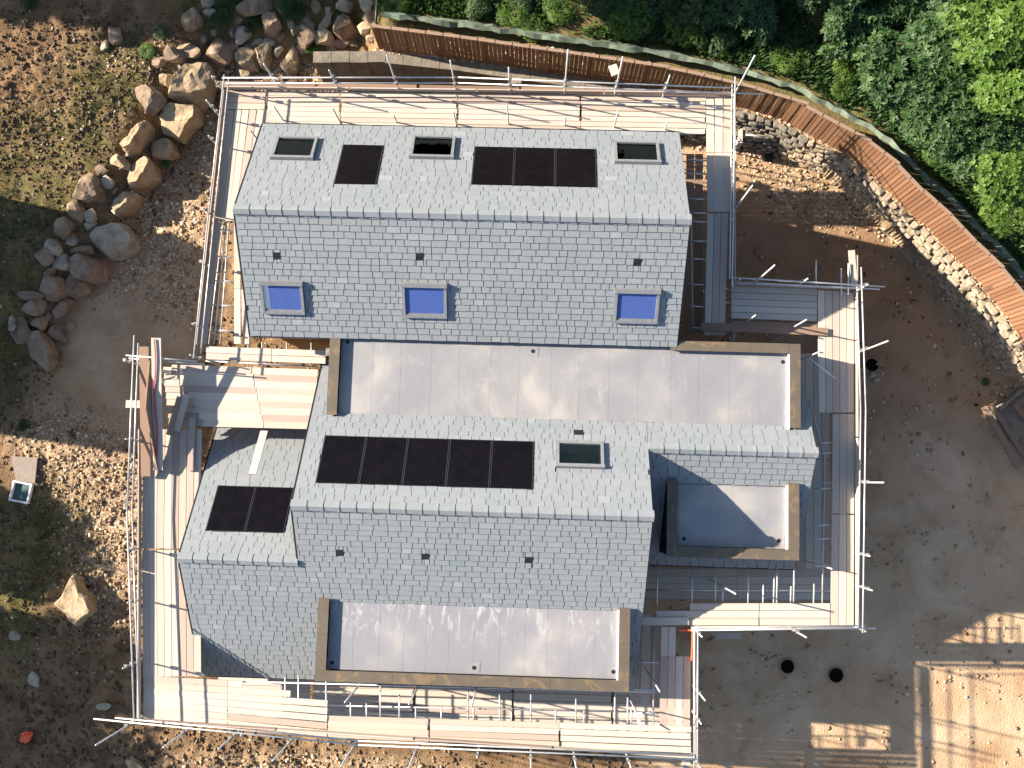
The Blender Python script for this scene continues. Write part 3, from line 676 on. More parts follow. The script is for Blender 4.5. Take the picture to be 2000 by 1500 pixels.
for a,b in (((1168/5+1360-0,555),(1594,508)),((1643,575),(1643,524)),((1657,575),(1657,514))): tube('guard_rail',V3(a[0] if a[0]>1590 else 1594,a[1],.3),V3(b[0],b[1],.3))
# raking braces at the west stair corner and sleeved handrail ends
for a,za,b,zb in (((266,694),.8,(318,730),.0),((268,698),.75,(322,745),-.1),((300,712),.6,(345,738),-.3),((305,716),.2,(330,770),-.9),((1612,900),-.5,(1575,760),-2.4),((1262,1095),-.8,(1282,1112),-.1),((1290,1345),-.4,(1262,1310),-1.6),((1240,1380),-.1,(1250,1420),.5),((1632,740),.1,(1580,700),.5)):
    tube('brace',V3(*a,za),V3(*b,zb))
stuff(obj('couplers',cps,M['coupler'],scaf))
# ladder hatch rails in orange
mb=MB(); mb.tube(V3(1353,1232,.05),V3(1351,1290,.05),.03,8); obj('ladder_rail',mb,M['orange'],scaf)
mb=MB(); mb.tube(V3(1326,1231,.0),V3(1352,1231,.05),.03,8); obj('ladder_rail',mb,M['orange'],scaf)

# ------------------------------------------------------------------ loose boards and small things
def plank(A,B,za,zb,wd,label,cat='board',mesh=None,group=None,th=.04,up=Vector((0,0,1)),name='loose_board'):
    o=bx(V3(*A,za),V3(*B,zb),wd,th,mesh or UB,name,None,up); return tag(o,label,cat,group)
plank((516,842),(493,926),.12,1.06,.235,'pale loose board leaning from the deck edge down onto the lower left slate slope')
plank((1369,638),(1617,648),.10,.08,.25,'long brown loose board lying across two scaffold decks beside the flat roof corner',mesh=UBo)
plank((1663,489),(1669,562),.22,.20,.20,'pale loose board poking past the top of the right hand scaffold corner')
plank((1252,1213),(1345,1213),.045,.045,.22,'short grey loose board bridging to the corner of the lower scaffold strip')
plank((246,789),(300,790),.30,.28,.24,'short white board sticking out left of the stacked planks')
for k,(a,b,z0,z1,lab,ms) in enumerate((((281,677),(285,930),1.0,.2,'brown weathered plank leaning at the left of the plank stack',UBo),((305,660),(309,918),1.15,.25,'tall pale plank with a pink edge at the right of the plank stack',UB))):
    plank(a,b,z0,z1,.30 if k<2 else .2,lab,'plank',ms,'planks stacked at the left scaffold corner',name='leaning_plank')
mb=MB(); pa=V3(318,704,0); pb=V3(316,922,0)
Q=[(pa.x,pa.y,.42),(pb.x,pb.y,.03),(pb.x,pb.y,.30),(pa.x-.02,pa.y-1.6,1.0),(pa.x-.03,pa.y,.92)]  # sheet added and shaped to cast the broad shadow on the corner deck
mb.add([(q[0],q[1],q[2]) for q in Q]+[(q[0]-.045,q[1],q[2]) for q in Q],[(0,1,2,3,4),(9,8,7,6,5),(0,5,6,1),(1,6,7,2),(2,7,8,3),(3,8,9,4),(4,9,5,0)])
tag(obj('leaning_plank',mb,M['oldboard']),'added dark sheet standing on edge against the right side of the plank stack','plank','planks stacked at the left scaffold corner')
# tape strip along the pale plank
mb=MB(); a,b=V3(301,662,1.20),V3(307,915,.30)
for k in range(12):
    p=a.lerp(b,k/12); q=a.lerp(b,(k+1)/12); mb.tube((p.x+.03*math.sin(k*.9),p.y,p.z),(q.x+.03*math.sin(k*.9+.9),q.y,q.z),.022,5)
tag(obj('red_strap',mb,M['red']),'red webbing strap trailing along the leaning planks','strap')
for A,B,z0,z1,lab in (((352,775),(330,850),.12,.05,'grey plank tilted over the dark corner beside the wing roof'),((345,842),(365,770),.10,.3,'short grey plank crossing the corner deck gap'),((376,815),(372,920),.08,.06,'narrow bright plank beside the wing roof verge near the corner')):
    plank(A,B,z0,z1,.2,lab)
for p,ang,sz,lab in (((778,133),10,(.55,.32,.3),'grey concrete block on the bank behind the scaffold, left of the two'),((1008,165),5,(.34,.2,.3),'pale concrete block under the rear guard rails, right of the two')):
    c=V3(*p,-3.9 if p[0]<800 else -.0); 
    if p[0]>800: c=V3(*p,.05)
    zz=c.z; mb=MB(); w2,d2,h2=sz; a=R(ang); ux=np.array([math.cos(a),math.sin(a),0]); uy=np.array([-math.sin(a),math.cos(a),0])
    O=np.array([c.x,c.y,zz-(0 if p[0]<800 else .0)])-ux*w2/2-uy*d2/2
    mb.obox(O,ux,uy,(0,0,1),w2,d2,h2); tag(obj('concrete_block',mb,M['greystone']),lab,'block')
c=V3(1203,138,1.2); mb=MB(); mb.obox((c.x-.12,c.y-.2,c.z),(.93,.36,0),(-.36,.93,0),(0,0,1),.26,.34,.06); tag(obj('label_board',mb,M['board']),'small beige board fixed to a rear scaffold pole beside the fence','board')
# plywood sheet and framed box on the gravel
def gp(px,py,dz=0):
    z=G
    for _ in range(4): p=at(px,py,z); z=hz(p[0],p[1])
    return Vector((p[0],p[1],z+dz))
pts=[gp(27,891,.12),gp(77,894,.12),gp(72,944,.12),gp(36,938,.12)]
zt=max(p.z for p in pts)
mb=MB(); mb.add([(p.x,p.y,zt+.02) for p in pts]+[(p.x,p.y,zt-.01) for p in pts],[(0,3,2,1),(4,5,6,7),(0,1,5,4),(1,2,6,5),(2,3,7,6),(3,0,4,7)]); tag(obj('plywood_sheet',mb,M['ply']),'tapered brown plywood sheet lying above the white framed box','sheet')
t=thing('framed_box','white rectangular frame with dark teal liner lying on the gravel','box',tuple(gp(47,961)))
c=gp(47,961,.1); ax=np.array((math.cos(R(-9)),math.sin(R(-9)),0)); ay=np.array((-ax[1],ax[0],0)); zz=np.array((0,0,1))
O=np.array(c)-ax*.36-ay*.37
mb=MB(); mb.obox(O,ax,ay,zz,.06,.74,.16); mb.obox(O+ax*.66,ax,ay,zz,.06,.74,.16); mb.obox(O+ax*.06,ax,ay,zz,.6,.06,.157); mb.obox(O+ax*.06+ay*.68,ax,ay,zz,.6,.06,.157); obj('frame',mb,M['white'],t)
mb=MB(); mb.obox(O+ax*.06+ay*.06,ax,ay,zz,.6,.62,.03); obj('liner',mb,M['teal'],t)
# crumpled orange bag
from mathutils import noise as mn
def rockmesh(seed,sub=2,cuts=12,flat=.85,noise=.05,mat=None,name='rock',outline=None):
    r=random.Random(seed); bm=bmesh.new(); bmesh.ops.create_icosphere(bm,subdivisions=sub,radius=1)
    pl=[]
    for k in range(cuts):
        n=Vector((r.gauss(0,1),r.gauss(0,1),r.gauss(0,.75))).normalized(); pl.append((n,r.uniform(.42,.80)))
    if outline: pl=[(n,d+.08) for n,d in pl if n.z>.1]
    pl.append((Vector((r.uniform(-.3,.3),r.uniform(-.3,.3),1)).normalized(),r.uniform(.45,.65)))
    off=Vector((seed*3.1,seed*1.7,0))
    for v in bm.verts:
        for n,d in pl:
            k=v.co.dot(n)-d
            if k>0: v.co-=n*k
    for v in bm.verts:
        p=v.co.copy(); k=(1-abs(mn.noise(p*1.9+off))*2.2)*.05+mn.noise(p*5+off)*.05+mn.noise(p*11+off)*.022
        v.co+=p.normalized()*k*(noise/.03)*.8
        if outline:
            q=v.co; h=math.hypot(q.x,q.y)
            if h>1e-4:
                a=math.atan2(q.y,q.x); R_=0
                for (x1,y1),(x2,y2) in zip(outline,outline[1:]+outline[:1]):
                    ca,sa=math.cos(a),math.sin(a); ex,ey=x2-x1,y2-y1; den=ca*ey-sa*ex
                    if abs(den)<1e-9: continue
                    t=(x1*ey-y1*ex)/den; u=(x1*sa-y1*ca)/den
                    if t>0 and -1e-6<=u<=1+1e-6: R_=max(R_,t)
                hh=min(1,h/.80)**.8; v.co.x=ca_*R_*hh if False else math.cos(a)*R_*hh; v.co.y=math.sin(a)*R_*hh
    m_=bpy.data.meshes.new(name); bm.to_mesh(m_); bm.free()
    if mat: m_.materials.append(mat)
    return m_
c=gp(55,1436,.1); me_=rockmesh(91,3,22,noise=.22,mat=M['orange'],name='orange_bag'); o=bpy.data.objects.new('plastic_bag',me_); C.objects.link(o); o.location=c; o.scale=(.28,.26,.16)
tag(o,'crumpled bright orange plastic bag on the bare soil at the lower left','bag')
for k,(px,py,dx) in enumerate(((1703,733,.0),(1712,742,.1))):
    c=gp(px,py,.05); o=bpy.data.objects.new('white_lump',rockmesh(50+k,2,10,mat=M['greyrock'],name='white_lump')); C.objects.link(o); o.location=c; o.scale=(.16,.13,.1)
    tag(o,('pale broken lump of stone just below the dark drain chamber at right','smaller pale lump right of the lump below the drain chamber')[k],'stone')
# drain chambers
for px,py,r_,lab in ((1702,713,.24,'dark round drain chamber beside the right scaffold rail'),(1537,1301,.24,'left of the two dark drain chambers in the soil below the scaffold'),(1632,1318,.25,'right of the two dark drain chambers, a clear ring in the soil')):
    c=gp(px,py); t=thing('drain_chamber',lab,'drain',tuple(c))
    mb=MB(); n=28
    def ring(ra,rb,z0,z1):
        P=[]; 
        for rr,zq in ((ra,z0),(rb,z0),(rb,z1),(ra,z1)):
            for k in range(n): a=2*math.pi*k/n; P.append((c.x+rr*math.cos(a),c.y+rr*math.sin(a),c.z+zq))
        F=[]
        for q in range(4):
            for k in range(n): F.append((q*n+k,q*n+(k+1)%n,((q+1)%4)*n+(k+1)%n,((q+1)%4)*n+k))
        return P,F
    mb.add(*ring(r_,r_+.035,-.02,.07)); obj('rim',mb,M['brownrock'],t)
    mb=MB(); mb.tube((c.x,c.y,c.z-.03),(c.x,c.y,c.z+.035),r_-.002,28); obj('hole_shade_disc',mb,M['hole_shade'],t)  # solid near-black disc; the shade of the hole is put into its colour

# ------------------------------------------------------------------ boulders
B_=[ # px, py, w, h, angle, height(m), material, label
(372,162,100,60,42,1.1,'tanrock','largest tan slab boulder, pointing up and right beside the top left scaffold corner'),
(344,234,92,60,5,1.0,'tanrock','broad tan boulder just below the big pointed slab'),
(262,272,82,30,48,.9,'tanrock','long narrow slab boulder lying diagonally above a shaded hollow'),
(316,291,50,42,-20,.7,'tanrock','stubby boulder with moss at its foot, below the broad tan boulder'),
(275,340,64,46,30,.8,'tanrock','cracked golden boulder in the middle of the boulder row'),
(237,396,66,38,35,.7,'tanrock','flat golden boulder just above the big grey boulder'),
(232,314,28,36,70,.5,'tanrock','small square boulder at the lower end of the narrow slab'),
(209,352,22,24,40,.35,'greyrock','rounded pale cobble beside the brown boulder at the grass edge'),
(172,363,60,46,40,.7,'brownrock','brown boulder with a sunlit edge at the grass edge'),
(290,192,44,52,60,.7,'brownrock','dark boulder half buried left of the largest slab'),
(326,158,28,24,30,.4,'tanrock','small tan stone tucked behind the upper left of the largest slab'),
(200,334,24,18,0,.3,'brownrock','little brown stone in the shadow above the rounded cobble'),
(222,68,24,30,65,.45,'brownrock','lone brown stone on the mud far left of the other upper boulders'),
(206,90,14,20,-50,.25,'greyrock','thin pale stone below the lone brown stone'),
(338,108,38,30,0,.5,'brownrock','brown stone left of the rounded tan one above the largest slab'),
(377,104,28,32,-30,.5,'tanrock','rounded tan stone directly above the largest slab'),
(361,92,30,12,20,.3,'tanrock','flat thin stone lying over the rounded tan stone'),
(376,42,34,44,-25,.6,'brownrock','pointed grey brown boulder near the top left of the rock bank'),
(411,26,22,22,-35,.35,'greyrock','small pale square stone near the top edge of the rock bank'),
(478,113,50,46,0,.7,'tanrock','rough tan boulder behind the scaffold with cracked face, left of the tapered one'),
(515,107,30,48,0,.6,'tanrock','tapered tan boulder behind the scaffold, narrow end down'),
(565,121,34,58,10,.6,'tanrock','upright split golden boulder just behind the rear guard rails'),
(476,141,18,26,30,.35,'tanrock','small golden stone against the rear guard rail'),
(527,44,50,48,-20,.7,'brownrock','two faced brown boulder high in the middle of the rock bank'),
(472,68,30,30,10,.45,'greyrock','mid grey stone beside the leafy plant in the rock bank'),
(594,70,34,40,30,.5,'brownrock','shaded stone carrying a bright leafy plant near the concrete wall'),
(671,47,50,48,0,.75,'brownrock','large rounded brown boulder near the start of the wooden fence'),
(637,75,34,32,20,.5,'tanrock','tan stone below left of the large rounded brown boulder'),
(721,34,24,20,0,.35,'tanrock','small pinkish stone above the fence corner'),
(719,54,34,24,25,.4,'tanrock','yellow stone against the fence corner'),
(722,74,20,14,0,.25,'tanrock','small yellow stone at the foot of the fence corner'),
(670,11,42,28,0,.5,'greyrock','grey green stone at the top edge above the large rounded boulder'),
(719,10,30,36,0,.5,'greyrock','grey stone at the top edge next to the dark netting post'),
(500,16,60,34,10,.6,'brownrock','broad shaded boulder at the top edge of the rock bank'),
(430,96,50,56,-40,.7,'brownrock','dark sloping boulder in shade right of the rounded tan stone'),
(528,81,20,16,0,.25,'greyrock','small round grey stone above the tapered boulder'),
(504,80,22,14,25,.25,'greyrock','small grey stone left of the small round grey stone'),
(569,48,14,44,5,.35,'greyrock','narrow upright pale slab in the rock bank'),
(635,45,14,40,-35,.35,'greyrock','narrow pale slab leaning beside the large rounded boulder'),
(404,6,30,26,0,.4,'greyrock','grey stone cut by the top edge of the picture'),
(671,80,30,18,10,.3,'brownrock','dark stone under the large rounded brown boulder'),
(545,98,16,20,0,.3,'greyrock','grey stone in shade right of the tapered boulder'),
(224,466,84,80,-30,1.1,'greyrock','big pale grey boulder, largest of the lower pile'),
(168,522,70,60,20,.9,'brownrock','broad brown boulder left of the big pale grey one'),
(101,559,52,60,-20,.75,'brownrock','brown egg shaped boulder at the middle left of the lower pile'),
(151,558,38,40,0,.6,'brownrock','brown boulder below the broad one in the lower pile'),
(125,448,38,34,0,.5,'brownrock','dark rounded boulder at the upper left of the lower pile'),
(104,484,26,28,20,.35,'greyrock','small flat square grey stone on the left of the lower pile'),
(160,486,44,22,10,.4,'brownrock','long low stone between the dark rounded and big grey boulders'),
(119,512,26,28,-40,.35,'greyrock','grey wedge stone above the egg shaped boulder'),
(83,502,30,30,-35,.4,'brownrock','brown stone left of the grey wedge stone'),
(60,576,36,24,0,.35,'brownrock','low dark stone left of the egg shaped boulder'),
(68,601,38,32,10,.45,'brownrock','round stone with a dished top in the lower pile'),
(77,629,28,28,10,.4,'tanrock','small tan cube like stone just above the largest end boulder'),
(44,652,36,46,-15,.5,'brownrock','brown wedge stone left of the end boulder'),
(24,630,14,34,10,.3,'greyrock','thin upright slab at the far left of the lower pile'),
(83,688,54,80,8,.9,'brownrock','large oval brown boulder at the bottom end of the pile'),
(124,598,28,42,-20,.4,'brownrock','shaded grey stone right of the round dished stone'),
(113,655,26,30,20,.4,'brownrock','small brown stone right of the small tan cube like stone'),
(176,420,22,22,20,.3,'greyrock','upper of two small grey stones above the big pale grey boulder'),
(178,438,20,22,30,.25,'greyrock','lower of two small grey stones above the big pale grey boulder'),
(149,413,30,32,0,.35,'brownrock','dull brown stone at the top of the lower pile'),
(262,443,14,14,0,.2,'brownrock','small round stone off the upper right of the big pale grey boulder'),
(146,1182,74,116,4,.8,'tanrock','lone large diamond shaped tan boulder on the soil at the lower left'),
(68,1330,22,26,20,.2,'greyrock','small grey slab on the dark soil below the diamond boulder'),
(264,1497,34,22,0,.35,'tanrock','tan stone cut by the bottom edge of the picture'),
(30,1242,18,14,0,.15,'greyrock','little grey stone at the far lower left'),
(203,1379,22,14,15,.15,'greyrock','small dark stone left of the lower left scaffold corner')]
OUT={(372,162):[(333,195),(342,155),(360,133),(408,122),(414,145),(405,185),(382,212),(350,203)],
(344,234):[(300,228),(318,212),(350,206),(372,212),(391,213),(388,232),(365,250),(352,272),(320,262),(308,250)],
(262,272):[(232,290),(255,262),(283,232),(291,238),(290,255),(262,290),(245,300)],
(316,291):[(296,278),(318,270),(336,275),(346,300),(325,308),(297,306)],
(275,340):[(245,352),(262,325),(290,308),(300,318),(305,345),(280,360),(252,368)],
(237,396):[(210,412),(225,385),(240,374),(268,376),(262,395),(240,415),(222,422)],
(172,363):[(143,388),(152,355),(178,338),(196,350),(192,380),(165,392)],
(224,466):[(182,462),(200,440),(222,428),(246,438),(262,465),(268,478),(245,495),(225,508),(205,502),(190,485)],
(168,522):[(140,505),(165,497),(195,500),(203,520),(198,545),(180,552),(150,545),(138,530)],
(101,559):[(76,568),(85,535),(100,528),(123,545),(125,565),(105,585),(88,586)],
(83,688):[(57,672),(70,650),(85,647),(100,665),(109,690),(105,715),(92,727),(72,718),(58,700)],
(146,1182):[(107,1178),(128,1145),(147,1120),(158,1128),(165,1150),(182,1165),(186,1198),(165,1225),(152,1238),(130,1212)],
(478,113):[(454,105),(465,90),(490,88),(505,100),(503,130),(480,135),(460,122)],
(671,47):[(648,45),(655,30),(672,24),(690,32),(696,50),(685,65),(665,70),(650,60)],
(527,44):[(511,38),(520,22),(540,28),(548,45),(535,62),(515,62)],
(565,121):[(546,132),(558,105),(578,83),(583,110),(580,138),(560,142)],
(515,107):[(499,98),(515,87),(531,92),(528,112),(518,133),(508,130)]}
for i,(px,py,w_,h_,an,ht,mt,lab) in enumerate(B_):
    big=w_>40 or h_>40; c=gp(px,py)
    top=V3(px,py,c.z+ht*.3)
    ol=OUT.get((px,py))
    if ol:
        c=gp(px,py); zc=c.z+ht*.35; W0=V3(px,py,zc); q=[V3(a_,b_,zc)-W0 for a_,b_ in ol]; q=[(t_.x,t_.y) for t_ in q]
        if sum(a_[0]*b_[1]-a_[1]*b_[0] for a_,b_ in zip(q,q[1:]+q[:1]))<0: q=q[::-1]
        me_=rockmesh(200+i*7,4,16,noise=.028,mat=M[mt],name='boulder',outline=q)
        o=bpy.data.objects.new('boulder',me_); C.objects.link(o); o.location=(W0.x,W0.y,c.z+ht*.12); o.scale=(1,1,ht*.95)
        tag(o,lab,'boulder','boulders of the rock bank' if i<63 else None); continue
    me_=rockmesh(200+i*7,3 if big else 2,14 if big else 9,noise=.02 if big else .035,mat=M[mt],name='boulder')
    o=bpy.data.objects.new('boulder' if big else 'stone',me_); C.objects.link(o); o.location=(top.x,top.y,c.z+ht*.22)
    s_=FPX/(CAMZ-c.z-.3)*.64; o.scale=(w_/2/s_,h_/2/s_,ht*.85); o.rotation_euler=(rnd.uniform(-.12,.12),rnd.uniform(-.12,.12),R(an+1.7))
    if i==63: 
        # diamond: pull a four cornered outline
        pass
    tag(o,lab,'boulder' if big else 'stone','boulders of the rock bank' if i<63 else None)

q_=[(452,60),(440,30),(548,70),(585,60),(604,40),(650,90),(690,85),(465,40),(490,90),(420,60),(395,75),(455,85),(550,20),(620,15),(700,60),(640,20),(590,95),(400,110),(350,130),(310,120),(188,470),(140,470),(95,530),(135,590),(95,620),(140,640),(60,630),(250,300),(222,368),(200,390)]
for k,(px,py) in enumerate(q_):
    c=gp(px,py); o=bpy.data.objects.new('stone',rockmesh(1500+k,2,9,noise=.03,mat=M['brownrock' if k%3 else 'greyrock'],name='stone')); C.objects.link(o); r_=rnd.uniform(.16,.27)
    o.location=(c.x,c.y,c.z+.03); o.scale=(r_*rnd.uniform(1.1,1.5),r_,r_*.8); o.rotation_euler=(rnd.uniform(-.3,.3),rnd.uniform(-.3,.3),rnd.random()*6)
    tag(o,'small dull stone wedged in a gap between the bank boulders','stone','small stones in the gaps of the rock bank')

# ------------------------------------------------------------------ stone walls, concrete wall, fence
ustone=[]
for k in range(6):
    m_=rockmesh(700+k,2,9,noise=.05,name='wall_stone'); 
    for v in m_.vertices: v.co=Vector([math.copysign(abs(q)**.4,q) for q in v.co])*.56
    m_.materials.append(M['wallstone']); ustone.append(m_)
ustoneg=[m_.copy() for m_ in ustone]
for m_ in ustoneg: m_.materials.clear(); m_.materials.append(M['greystone'])
def walk(path,step):
    pts=[Vector((*p,0)) for p in path]; out=[]; acc=0
    for a,b in zip(pts[:-1],pts[1:]):
        L=(b-a).length; d=(b-a)/L
        while acc<L: out.append((a+d*acc,d)); acc+=step
        acc-=L
    return out
def stone_wall(name,label,path,z0,z1,inset,step,rowh,greyx,limit=295):
    t=thing(name,label,'wall',(path[0][0],path[0][1],z0)); back=MB()
    n=int(round((z1-z0)/rowh)); P=walk(path,.5)
    for (a,d),(b,e) in zip(P[:-1],P[1:]):
        s=Vector((-d.y,d.x,0)); a=a-s*(-0.0); q=a+s*(inset+.10)
        back.obox((q.x,q.y,z0-.3),tuple(d),tuple(s),(0,0,1),.55,.25,z1-z0+.22)
    obj('wall_core',back,M['greystone'],t); cnt=0; more=MB()
    for r in range(n):
        for (p,d) in walk(path,step):
            p=p+d*(rnd.uniform(-.08,.08)+(step/2 if r%2 else 0)); s=Vector((-d.y,d.x,0)); q=p+s*(inset+rnd.uniform(-.05,.03)-(z1-z0)*.0+.12*(r+.5)/n); z=z0+(r+.5)*rowh
            ang=math.atan2(d.y,d.x); px_,py_=proj((q.x,q.y,z))
            if px_>2060 or cnt>=limit: continue
            g=(q.x<greyx); me_=rnd.choice(ustoneg if g else ustone)
            mt=Matrix.Translation((q.x,q.y,z+rnd.uniform(-.02,.02)))@Matrix.Rotation(ang+rnd.uniform(-.1,.1),4,'Z')@Matrix.Diagonal((step*rnd.uniform(.6,1.0),.20,rowh*rnd.uniform(.66,.9),1))
            link('wall_stone',me_,None,t,mt); cnt+=1
    return t
NEPATH=[p for p in FEN if p[0]>5.0]
x_first=NEPATH[0]
stone_wall('stone_wall','rough pale stone retaining wall right under the curved wooden fence',NEPATH,G+LEDGE-.1,FB,-.30,.34,.225,9.4)
stone_wall('low_stone_wall','low rough stone wall edging the brown yard below the taller wall',W2,G,G+LEDGE,-.02,.36,.25,8.9)
t=thing('concrete_wall','grey brown concrete retaining wall of long blocks behind the rear scaffold','wall',(FEN[0][0],FEN[0][1],G))
cw_path=np.vstack([path_px([(612,100),(744,99)],FB+.0),[p for p in FEN if FEN[0][0]<p[0]<6]])
for (a,d) in walk(cw_path,.66):
    s=Vector((-d.y,d.x,0)); q=a-s*(.42+rnd.uniform(0,.015))
    for zz0,zz1 in ((G-.2,G+1.0),(G+1.012,FB+.0)):
        mb=MB(); mb.obox((q.x,q.y,zz0),tuple(d),tuple(s),(0,0,1),.645,.42,zz1-zz0); obj('concrete_panel',mb,M['concrete'],t)
fence=thing('wooden_fence','curved orange brown fence of upright boards following the top of the retaining wall','fence',(FEN[0][0],FEN[0][1],FB))
FH=1.62
for fi,(p,d) in enumerate(walk(FEN,.15)):
    if proj((p.x,p.y,FB+1))[0]>2040: break
    s=Vector((-d.y,d.x,0)); q=p+s*(rnd.uniform(-.008,.008)+ (.012 if fi%2 else 0)); hh=FH+rnd.uniform(-.02,.02)
    mt=Matrix([[0,d.x*.128,s.x*.022,q.x],[0,d.y*.128,s.y*.022,q.y],[hh,0,0,FB],[0,0,0,1]])
    if 'UF' not in globals():
        k=MB(); k.box((0,-.5,-.5),(1,.5,.5)); UF=k.mesh('fence_board'); UF.materials.append(M['fence'])
    link('fence_board',UF,None,fence,mt)
mbr=[MB(),MB()]; mbc=MB()
for (a,d),(b,e) in zip(walk(FEN,.6)[:-1],walk(FEN,.6)[1:]):
    s=Vector((-d.y,d.x,0)); L=(b-a).length
    for zi,z in enumerate((FB+.3,FB+1.25)):
        q=a+s*.06; mbr[zi].obox((q.x,q.y,z),tuple(d),tuple(s),(0,0,1),L+.02,.045,.08)
    q=a-s*.02; mbc.obox((q.x,q.y,FB+FH+.021),tuple(d),tuple(s),(0,0,1),L+.03,.11,.025)
[obj('fence_rail',m_,M['oldboard'],fence) for m_ in mbr]; obj('fence_capping',mbc,M['oldboard'],fence)
for (p,d) in walk(FEN,1.9):
    s=Vector((-d.y,d.x,0)); q=p+s*.12; mb=MB(); mb.box((q.x-.05,q.y-.05,FB-.3),(q.x+.05,q.y+.05,FB+FH-.05)); obj('fence_post',mb,M['oldboard'],fence)
# green-white membrane strip folded behind the fence
mb=MB(); W_=walk(FEN,.3); rows=[]
for (p,d) in W_:
    s=Vector((-d.y,d.x,0)); k=rnd.uniform(-.05,.05); rows.append([p+s*(.95+k)+Vector((0,0,FB+.50+rnd.uniform(-.05,.05))),p+s*(1.07+k)+Vector((0,0,FB+.62+rnd.uniform(-.05,.05))),p+s*(1.22+rnd.uniform(-.08,.06))+Vector((0,0,FB+.42))])
for a,b in zip(rows[:-1],rows[1:]):
    for k in range(2): mb.add([a[k],b[k],b[k+1],a[k+1]],[(0,1,2,3)],rnd.random())
tag(obj('membrane_strip',mb,M['geotextile'],None,True),'pale green membrane strip folded along behind the wooden fence','membrane')
# pipe lying on the ledge and rail
def longthing(name,pts,z,r,mat,label,cat):
    mb=MB()
    q=[V3(*p,z) for p in pts]
    for a,b in zip(q[:-1],q[1:]): mb.tube(a,b,r,8)
    return tag(obj(name,mb,M[mat],None,True),label,cat)
longthing('drain_pipe',[(1700,368),(1745,408),(1772,440)],G+LEDGE+.08,.05,'pipe','thin grey pipe lying on the earth ledge below the curved fence','pipe')
longthing('handrail_pole',[(1923,600),(1963,655),(2010,722)],G+LEDGE+.15,.035,'board','pale timber pole lying on the ledge at the right under the wall','pole')
longthing('ground_pole',[(1457,263),(1495,268)],G+LEDGE+.1,.03,'tube','short metal pole on the debris ledge beside the upper right scaffold','pole')
longthing('net_post',[(738,-20),(733,60)],FB+1.2,.05,'black','dark post and netting edge running up from the fence corner','post')
for px,py,dz,lab in ((1426,265,.9,'upright pale board end at the edge of the upper right scaffold'),):
    c=V3(px+20,py,G+1.2); mb=MB(); mb.box((c.x-.07,c.y-.28,G+.6),(c.x+.07,c.y+.28,G+1.25)); tag(obj('timber_block',mb,M['board']),lab,'timber')
# bottom right: corner retaining structure with timber beams
t=thing('concrete_kerb','angled pale concrete kerb at the right edge meeting the low stone wall','kerb',tuple(gp(1960,790)))
for a,b in (((1997,757),(1943,803)),((1943,803),(1985,862))):
    p=V3(*a,G+.5); q=V3(*b,G+.5); d=(q-p).normalized(); s=Vector((-d.y,d.x,0)); mb=MB(); mb.obox((p.x,p.y,G-.1),tuple(d),tuple(s),(0,0,1),(q-p).length,.12,.65); obj('kerb_stone',mb,M['greystone'],t)
mb=MB(); P=[V3(*p,G+.42) for p in ((1997,762),(1948,805),(2040,935),(2120,850))]; mb.add([tuple(p) for p in P]+[(p.x,p.y,G-.2) for p in P],[(0,1,2,3),(0,4,5,1),(1,5,6,2),(2,6,7,3),(3,7,4,0)]); obj('kerb_fill',mb,M['concrete'],t)
for a,b,w_,lab in (((1922,795),(1990,914),.2,'outer dark red timber beam leaning at the right edge'),((1935,790),(2006,900),.16,'inner dark red timber beam at the right edge'),((1980,790),(2015,830),.18,'short dark beam on top of the right edge kerb')):
    plank(a,b,G+.62,G+.6,w_,lab,'beam',UBo,None,.12,name='timber_beam')
tag(obj('grey_offcut',(lambda m_:(m_.obox(np.array(V3(1400,1248,Z2+.05)),(1,.04,0),(-.04,1,0),(0,0,1),.78,.2,.04),m_)[1])(MB()),M['board']),'short grey board offcut under the rail left of the drain chambers','board')

# ------------------------------------------------------------------ gravel, clods, grass (uncountable)
def scatter(n,fn,lo,hi):
    X=nr.uniform(lo[0],hi[0],n); Y=nr.uniform(lo[1],hi[1],n); db,df,dw,west,gravel,grass,yard=masks(X,Y); k=nr.rand(n)<fn(X,Y,db,df,dw,gravel,grass,yard,west)
    return X[k],Y[k]
def pebbles(name,X,Y,smin,smax,mat,power=3):
    n=len(X); Z=height(X,Y); base=np.array([(1,0,0),(0,1,0),(-1,0,0),(0,-1,0),(0,0,1),(0,0,-1)],float)
    F=np.array([(0,1,4),(1,2,4),(2,3,4),(3,0,4),(1,0,5),(2,1,5),(3,2,5),(0,3,5)])
    S=smin+(smax-smin)*nr.rand(n)**power; V=base[None]*(1+nr.uniform(-.35,.35,(n,6,3)))+nr.uniform(-.25,.25,(n,6,3))
    V*=(S[:,None]*np.array([1,1,.7])[None]*nr.uniform(.7,1.3,(n,3)))[:,None,:]
    a=nr.rand(n)*6.283; c,s=np.cos(a)[:,None],np.sin(a)[:,None]; x=V[:,:,0]*c-V[:,:,1]*s; y=V[:,:,0]*s+V[:,:,1]*c
    V[:,:,0]=x+X[:,None]; V[:,:,1]=y+Y[:,None]; V[:,:,2]+=(Z+S*.25)[:,None]
    return mesh_np(name,V.reshape(-1,3),(F[None]+6*np.arange(n)[:,None,None]).reshape(-1,3),np.repeat(nr.rand(n),6),mat)
def mesh_np(name,V,F,T,mat):
    me=bpy.data.meshes.new(name); me.vertices.add(len(V)); me.vertices.foreach_set('co',V.astype(np.float32).reshape(-1))
    me.loops.add(F.size); me.loops.foreach_set('vertex_index',F.reshape(-1).astype(np.int32)); me.polygons.add(len(F))
    me.polygons.foreach_set('loop_start',np.arange(0,F.size,3,dtype=np.int32)); me.update()
    a=me.attributes.new('tint','FLOAT','POINT'); a.data.foreach_set('value',T.astype(np.float32)); me.materials.append(mat); return me
